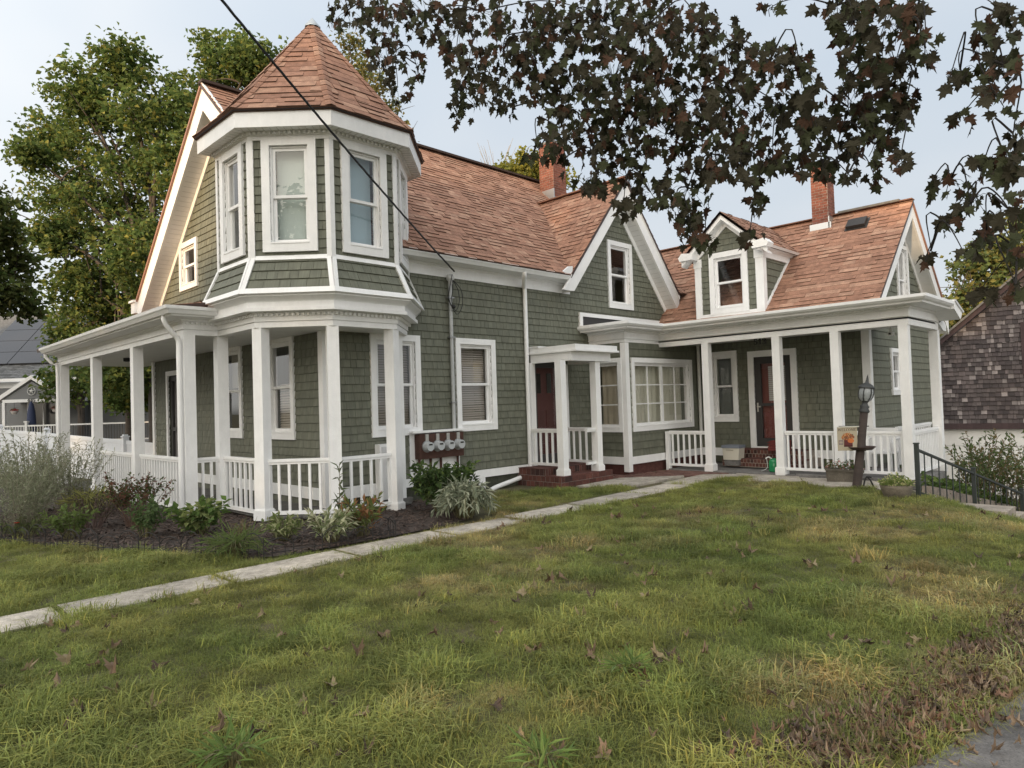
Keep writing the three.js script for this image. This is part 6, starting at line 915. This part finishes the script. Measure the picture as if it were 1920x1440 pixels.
// ---------- lamp post, flag, planters ----------
const LB = onY(1606, 918, -0.24);
{ const t = thing('lamp_post', 'leaning dark wooden lamp post topped by a black lantern', 'lamp'), ax = V(0, 1, 0).addScaledVector(SB_U, 0.145).normalize(), s = SB_U, P = (h, o = 0) => LB.clone().addScaledVector(ax, h).addScaledVector(s, o), WB = [0.075, 0.055, 0.048], BK = [0.04, 0.042, 0.042];
  mesh('post', taper([P(-0.15), P(0.6), P(1.3)], 0.074, 0.062, WB, 12), M.wood, t);
  const q = new THREE.Quaternion().setFromUnitVectors(V(0, 1, 0), ax), put = (g, h) => g.applyQuaternion(q).translate(...P(h).toArray());
  mesh('lamp_base', put(lathe([[0.075, 0], [0.085, 0.03], [0.06, 0.07], [0.075, 0.1], [0.05, 0.13], [0.04, 0.16], [0.06, 0.19]], BK, 14), 1.28), M.iron, t);
  mesh('lamp_glass', put(lathe([[0.06, 0], [0.10, 0.06], [0.112, 0.14], [0.105, 0.2], [0.09, 0.22]], [0.30, 0.32, 0.33], 14), 1.47), M.gloss, t);
  for (let k = 0; k < 6; k++) { const a = k * Math.PI / 3, w = (r, h) => P(1.47 + h).add(V(Math.cos(a) * r, 0, Math.sin(a) * r)); mesh('rib', tube([w(0.065, 0), w(0.107, 0.06), w(0.118, 0.14), w(0.1, 0.22)], 0.009, BK, 5), M.iron, t); }
  mesh('lamp_roof', put(lathe([[0.125, 0], [0.13, 0.02], [0.09, 0.06], [0.05, 0.085], [0.03, 0.1], [0.024, 0.13], [0.012, 0.2], [0.0, 0.24]], BK, 14), 1.68), M.iron, t);
  mesh('crossbar', tube([P(1.06, -0.4), P(1.055, -0.1), P(1.05, 0.1)], 0.009, BK, 6), M.iron, t); place(t, LB.x, LB.y, LB.z);
  // flag
  const cv = document.createElement('canvas'); cv.width = 256; cv.height = 304; const x = cv.getContext('2d');
  x.fillStyle = '#a39a86'; x.fillRect(0, 0, 256, 304); for (let i = 0; i < 900; i++) { x.fillStyle = ['#9c8f75', '#b3a78e', '#8e8a78', '#c0a983'][i % 4]; x.globalAlpha = 0.25; x.fillRect((i * 61) % 256, (i * 97) % 304, 9, 6); } x.globalAlpha = 1;
  x.fillStyle = '#4a3d33'; x.font = 'bold 46px serif'; x.textAlign = 'center'; x.fillText('WELCOME', 128, 52, 236);
  const RR = rng(5); for (let i = 0; i < 120; i++) { const a = RR() * 6.28, r = Math.sqrt(RR()); x.fillStyle = ['#8a4a30', '#a05c38', '#7a4230', '#a87848', '#6a4a30', '#b08a60'][i % 6]; x.beginPath(); x.ellipse(140 + Math.cos(a) * r * 78, 128 + Math.sin(a) * r * 48, 11, 8, a, 0, 6.3); x.fill(); }
  x.fillStyle = '#5a2c2c'; x.fillRect(86, 168, 104, 88); x.fillStyle = '#47211f'; x.fillRect(86, 230, 104, 26); x.fillStyle = '#b96a3a'; x.beginPath(); x.ellipse(170, 178, 40, 28, 0, 0, 6.3); x.fill(); x.fillStyle = '#8c7f7a'; x.fillRect(22, 172, 52, 20); x.fillRect(22, 200, 52, 22); x.strokeStyle = '#4b3636'; x.lineWidth = 4; x.strokeRect(22, 172, 52, 52);
  const tx = new THREE.CanvasTexture(cv); tx.colorSpace = THREE.SRGBColorSpace; const fg = new THREE.PlaneGeometry(0.33, 0.39, 14, 10), fp = fg.attributes.position; for (let i = 0; i < fp.count; i++) { const u = fp.getX(i), v = fp.getY(i); fp.setZ(i, 0.018 * Math.sin(u * 16 + v * 3) * (0.2 - v) * 2.2); } fg.computeVertexNormals();
  const f = thing('garden_flag', 'small beige WELCOME flag with orange autumn flowers hanging from the lamp post', 'flag'), fc = P(0.85, -0.235); const fm = mesh('cloth', fg, new THREE.MeshStandardMaterial({ map: tx, roughness: 0.9, side: THREE.DoubleSide }), f); fm.position.copy(fc); fm.quaternion.setFromRotationMatrix(new THREE.Matrix4().makeBasis(SB_U, V(0, 1, 0), SB_U.clone().cross(V(0, 1, 0)))); mesh('rod', tube([P(1.05, -0.41), P(1.05, -0.2), P(1.05, -0.06)], 0.011, [0.7, 0.68, 0.6], 6), M.plain, f); place(f, fc.x, fc.y, fc.z);
  const d = thing('bird_tray', 'brown round tray bracketed to the lamp post', 'tray'), dp = P(0.66, 0.02); mesh('dish', moved(lathe([[0, 0], [0.16, 0.0], [0.22, 0.05], [0.21, 0.055], [0.15, 0.015], [0, 0.015]], [0.06, 0.035, 0.03], 18), dp.x, dp.y, dp.z), M.plain, d); place(d, dp.x, dp.y, dp.z); }
{ const c = onY(1578, 905, -0.2), t = thing('stone_trough', 'weathered grey trough planter with pink and white flowers by the porch', 'planter'), G = [0.17, 0.15, 0.12], F = { o: V(c.x + 0.1, GY - 0.04, c.z), u: V(0.35, -0.06, 0.93).normalize(), v: V(0, 1, 0), n: V(-0.93, 0, 0.35) }; F.v = F.n.clone().cross(F.u); new GB().prism(F, [[-0.26, 0], [0.26, 0], [0.3, 0.26], [-0.3, 0.26]], -0.13, 0.13, G).box(F, -0.31, 0.31, 0.24, 0.275, -0.15, 0.15, G).build('trough', M.conc, t);
  const R = rng(951), g = new GB(); for (let i = 0; i < 420; i++) { const p = at(F, (R() - 0.5) * 0.6, 0.28 + 0.16 * R() * R(), (R() - 0.5) * 0.26), k = R(); leafAt(g, p, randDir(R).add(V(0, 0.6, 0)), V(0, 1, 0), 0.045, 0.025, k < 0.72 ? [0.09, 0.13, 0.04] : k < 0.86 ? [0.62, 0.55, 0.5] : [0.45, 0.14, 0.12]); } stuff(g.build('flowers', M.treeLeaf, t)); place(t, c.x, GY, c.z); }
{ const c = onY(1682, 938, -0.24), t = thing('stone_bowl', 'round stone bowl planter with yellow-green flowers beside the handrail', 'planter'); mesh('bowl', moved(lathe([[0.12, 0], [0.17, 0.04], [0.21, 0.16], [0.225, 0.22], [0.2, 0.22], [0.16, 0.17], [0, 0.17]], [0.27, 0.23, 0.18], 20), c.x, GY - 0.03, c.z), M.conc, t); const R = rng(952), g = new GB(); for (let i = 0; i < 460; i++) { const a = R() * 6.28, r = 0.23 * Math.sqrt(R()), p = V(c.x + Math.cos(a) * r, GY + 0.18 + 0.17 * R() * (1.1 - r / 0.3), c.z + Math.sin(a) * r); leafAt(g, p, randDir(R).add(V(0, 0.4, 0)), V(0, 1, 0), 0.055, 0.028, R() < 0.7 ? [0.20, 0.26, 0.07] : [0.6, 0.56, 0.28]); } stuff(g.build('flowers', M.treeLeaf, t)); place(t, c.x, GY, c.z); }
{ const c = onY(1628, 918, -0.24), t = thing('boot_scraper', 'small black iron stand at the lamp post foot', 'stand'), P = (a, h) => c.clone().addScaledVector(SB_U, a).add(V(0, h, 0)); mesh('frame', join([tube([P(-0.09, 0), P(-0.03, 0.2), P(0.06, 0.2)], 0.014, [0.02, 0.02, 0.02], 6), tube([P(0.11, 0), P(0.05, 0.14), P(0.0, 0.2)], 0.014, [0.02, 0.02, 0.02], 6)]), M.iron, t); place(t, c.x, c.y, c.z); }
// iron handrail down the garden steps
{ const t = thing('iron_handrail', 'dark green iron handrail with twisted balusters going down the garden steps', 'handrail'), A = onY(1723, 938, -0.24), K = [0.035, 0.042, 0.04], B = V(7.9, -0.76, 6.68), dir = B.clone().sub(A), P = (k, h) => A.clone().addScaledVector(dir, k).add(V(0, h, 0));
  for (const k of [0, 1, 2.05]) { const p = P(k, 0); new GB().box(WF, p.x - 0.028, p.x + 0.028, p.y - 0.1, p.y + 0.82, p.z - 0.028, p.z + 0.028, K).box(WF, p.x - 0.035, p.x + 0.035, p.y + 0.82, p.y + 0.84, p.z - 0.035, p.z + 0.035, K).build('post', M.iron, t); }
  new GB().bar(P(0, 0.74), P(2.6, 0.74), 0.045, 0.03, K).build('top_rail', M.iron, t); new GB().bar(P(0, 0.12), P(2.6, 0.12), 0.035, 0.02, K).build('bottom_rail', M.iron, t);
  for (let i = 1; i < 22; i++) { const k = i * 0.12; if (Math.abs(k - 1) < 0.05 || Math.abs(k - 2.05) < 0.05) continue; const g = new THREE.BoxGeometry(0.014, 0.62, 0.014, 1, 16, 1), p = g.attributes.position; for (let j = 0; j < p.count; j++) { const y = p.getY(j), tw = Math.abs(y) < 0.15 ? (y / 0.15) * 4 : Math.sign(y) * 4, x = p.getX(j), z = p.getZ(j); p.setX(j, x * Math.cos(tw) - z * Math.sin(tw)); p.setZ(j, x * Math.sin(tw) + z * Math.cos(tw)); } g.computeVertexNormals(); const q = P(k, 0.43); mesh('baluster', paint(g, K).translate(q.x, q.y, q.z), M.iron, t); }
  place(t, A.x, A.y, A.z); }
// low wire edging round the bed
{ const path = [[-0.45, 2.2], [-0.55, 2.5], [-1.5, 2.46], [-2.1, 2.3], [-2.6, 1.35], [-3.15, 0.3], [-3.6, -0.9], [-3.95, -2.2]], K = [0.018, 0.017, 0.017]; let n = 0;
  for (let i = 0; i < path.length - 1; i++) { const a = V(path[i][0], 0, path[i][1]), b = V(path[i + 1][0], 0, path[i + 1][1]), m = Math.max(1, Math.round(a.distanceTo(b) / 0.3)); for (let j = 0; j < m; j++) { const p = a.clone().lerp(b, j / m), q = a.clone().lerp(b, (j + 1) / m), F = frame(V(p.x, groundY(p.x, p.z), p.z), q.clone().sub(p), V(0, 1, 0)), L = p.distanceTo(q), t = thing('edging_panel', 'black wire garden edging panel with arched hoop at the mulch bed edge', 'garden edging', 'wire edging panels round the bed'), P = (u, v) => at(F, u, v, 0), H = 0.2 + 0.03 * Math.sin(n++ * 2.3);
      mesh('stake', tube([P(0, -0.08), P(0, H * 0.6), P(0, H)], 0.006, K, 5), M.iron, t); mesh('hoop', tube([P(0.01, H * 0.75), P(L * 0.2, H * 1.05), P(L * 0.5, H * 1.2), P(L * 0.8, H * 1.05), P(L - 0.01, H * 0.75)], 0.005, K, 5), M.iron, t); mesh('scroll', tube([P(L * 0.28, 0.0), P(L * 0.3, H * 0.7), P(L * 0.5, H * 0.95), P(L * 0.7, H * 0.7), P(L * 0.72, 0.0)], 0.004, K, 5), M.iron, t); mesh('crossbar', tube([P(0, H * 0.35), P(L * 0.5, H * 0.35), P(L, H * 0.35)], 0.004, K, 4), M.iron, t); place(t, F.o.x, F.o.y, F.o.z); } } }
renderer.render(scene, camera);
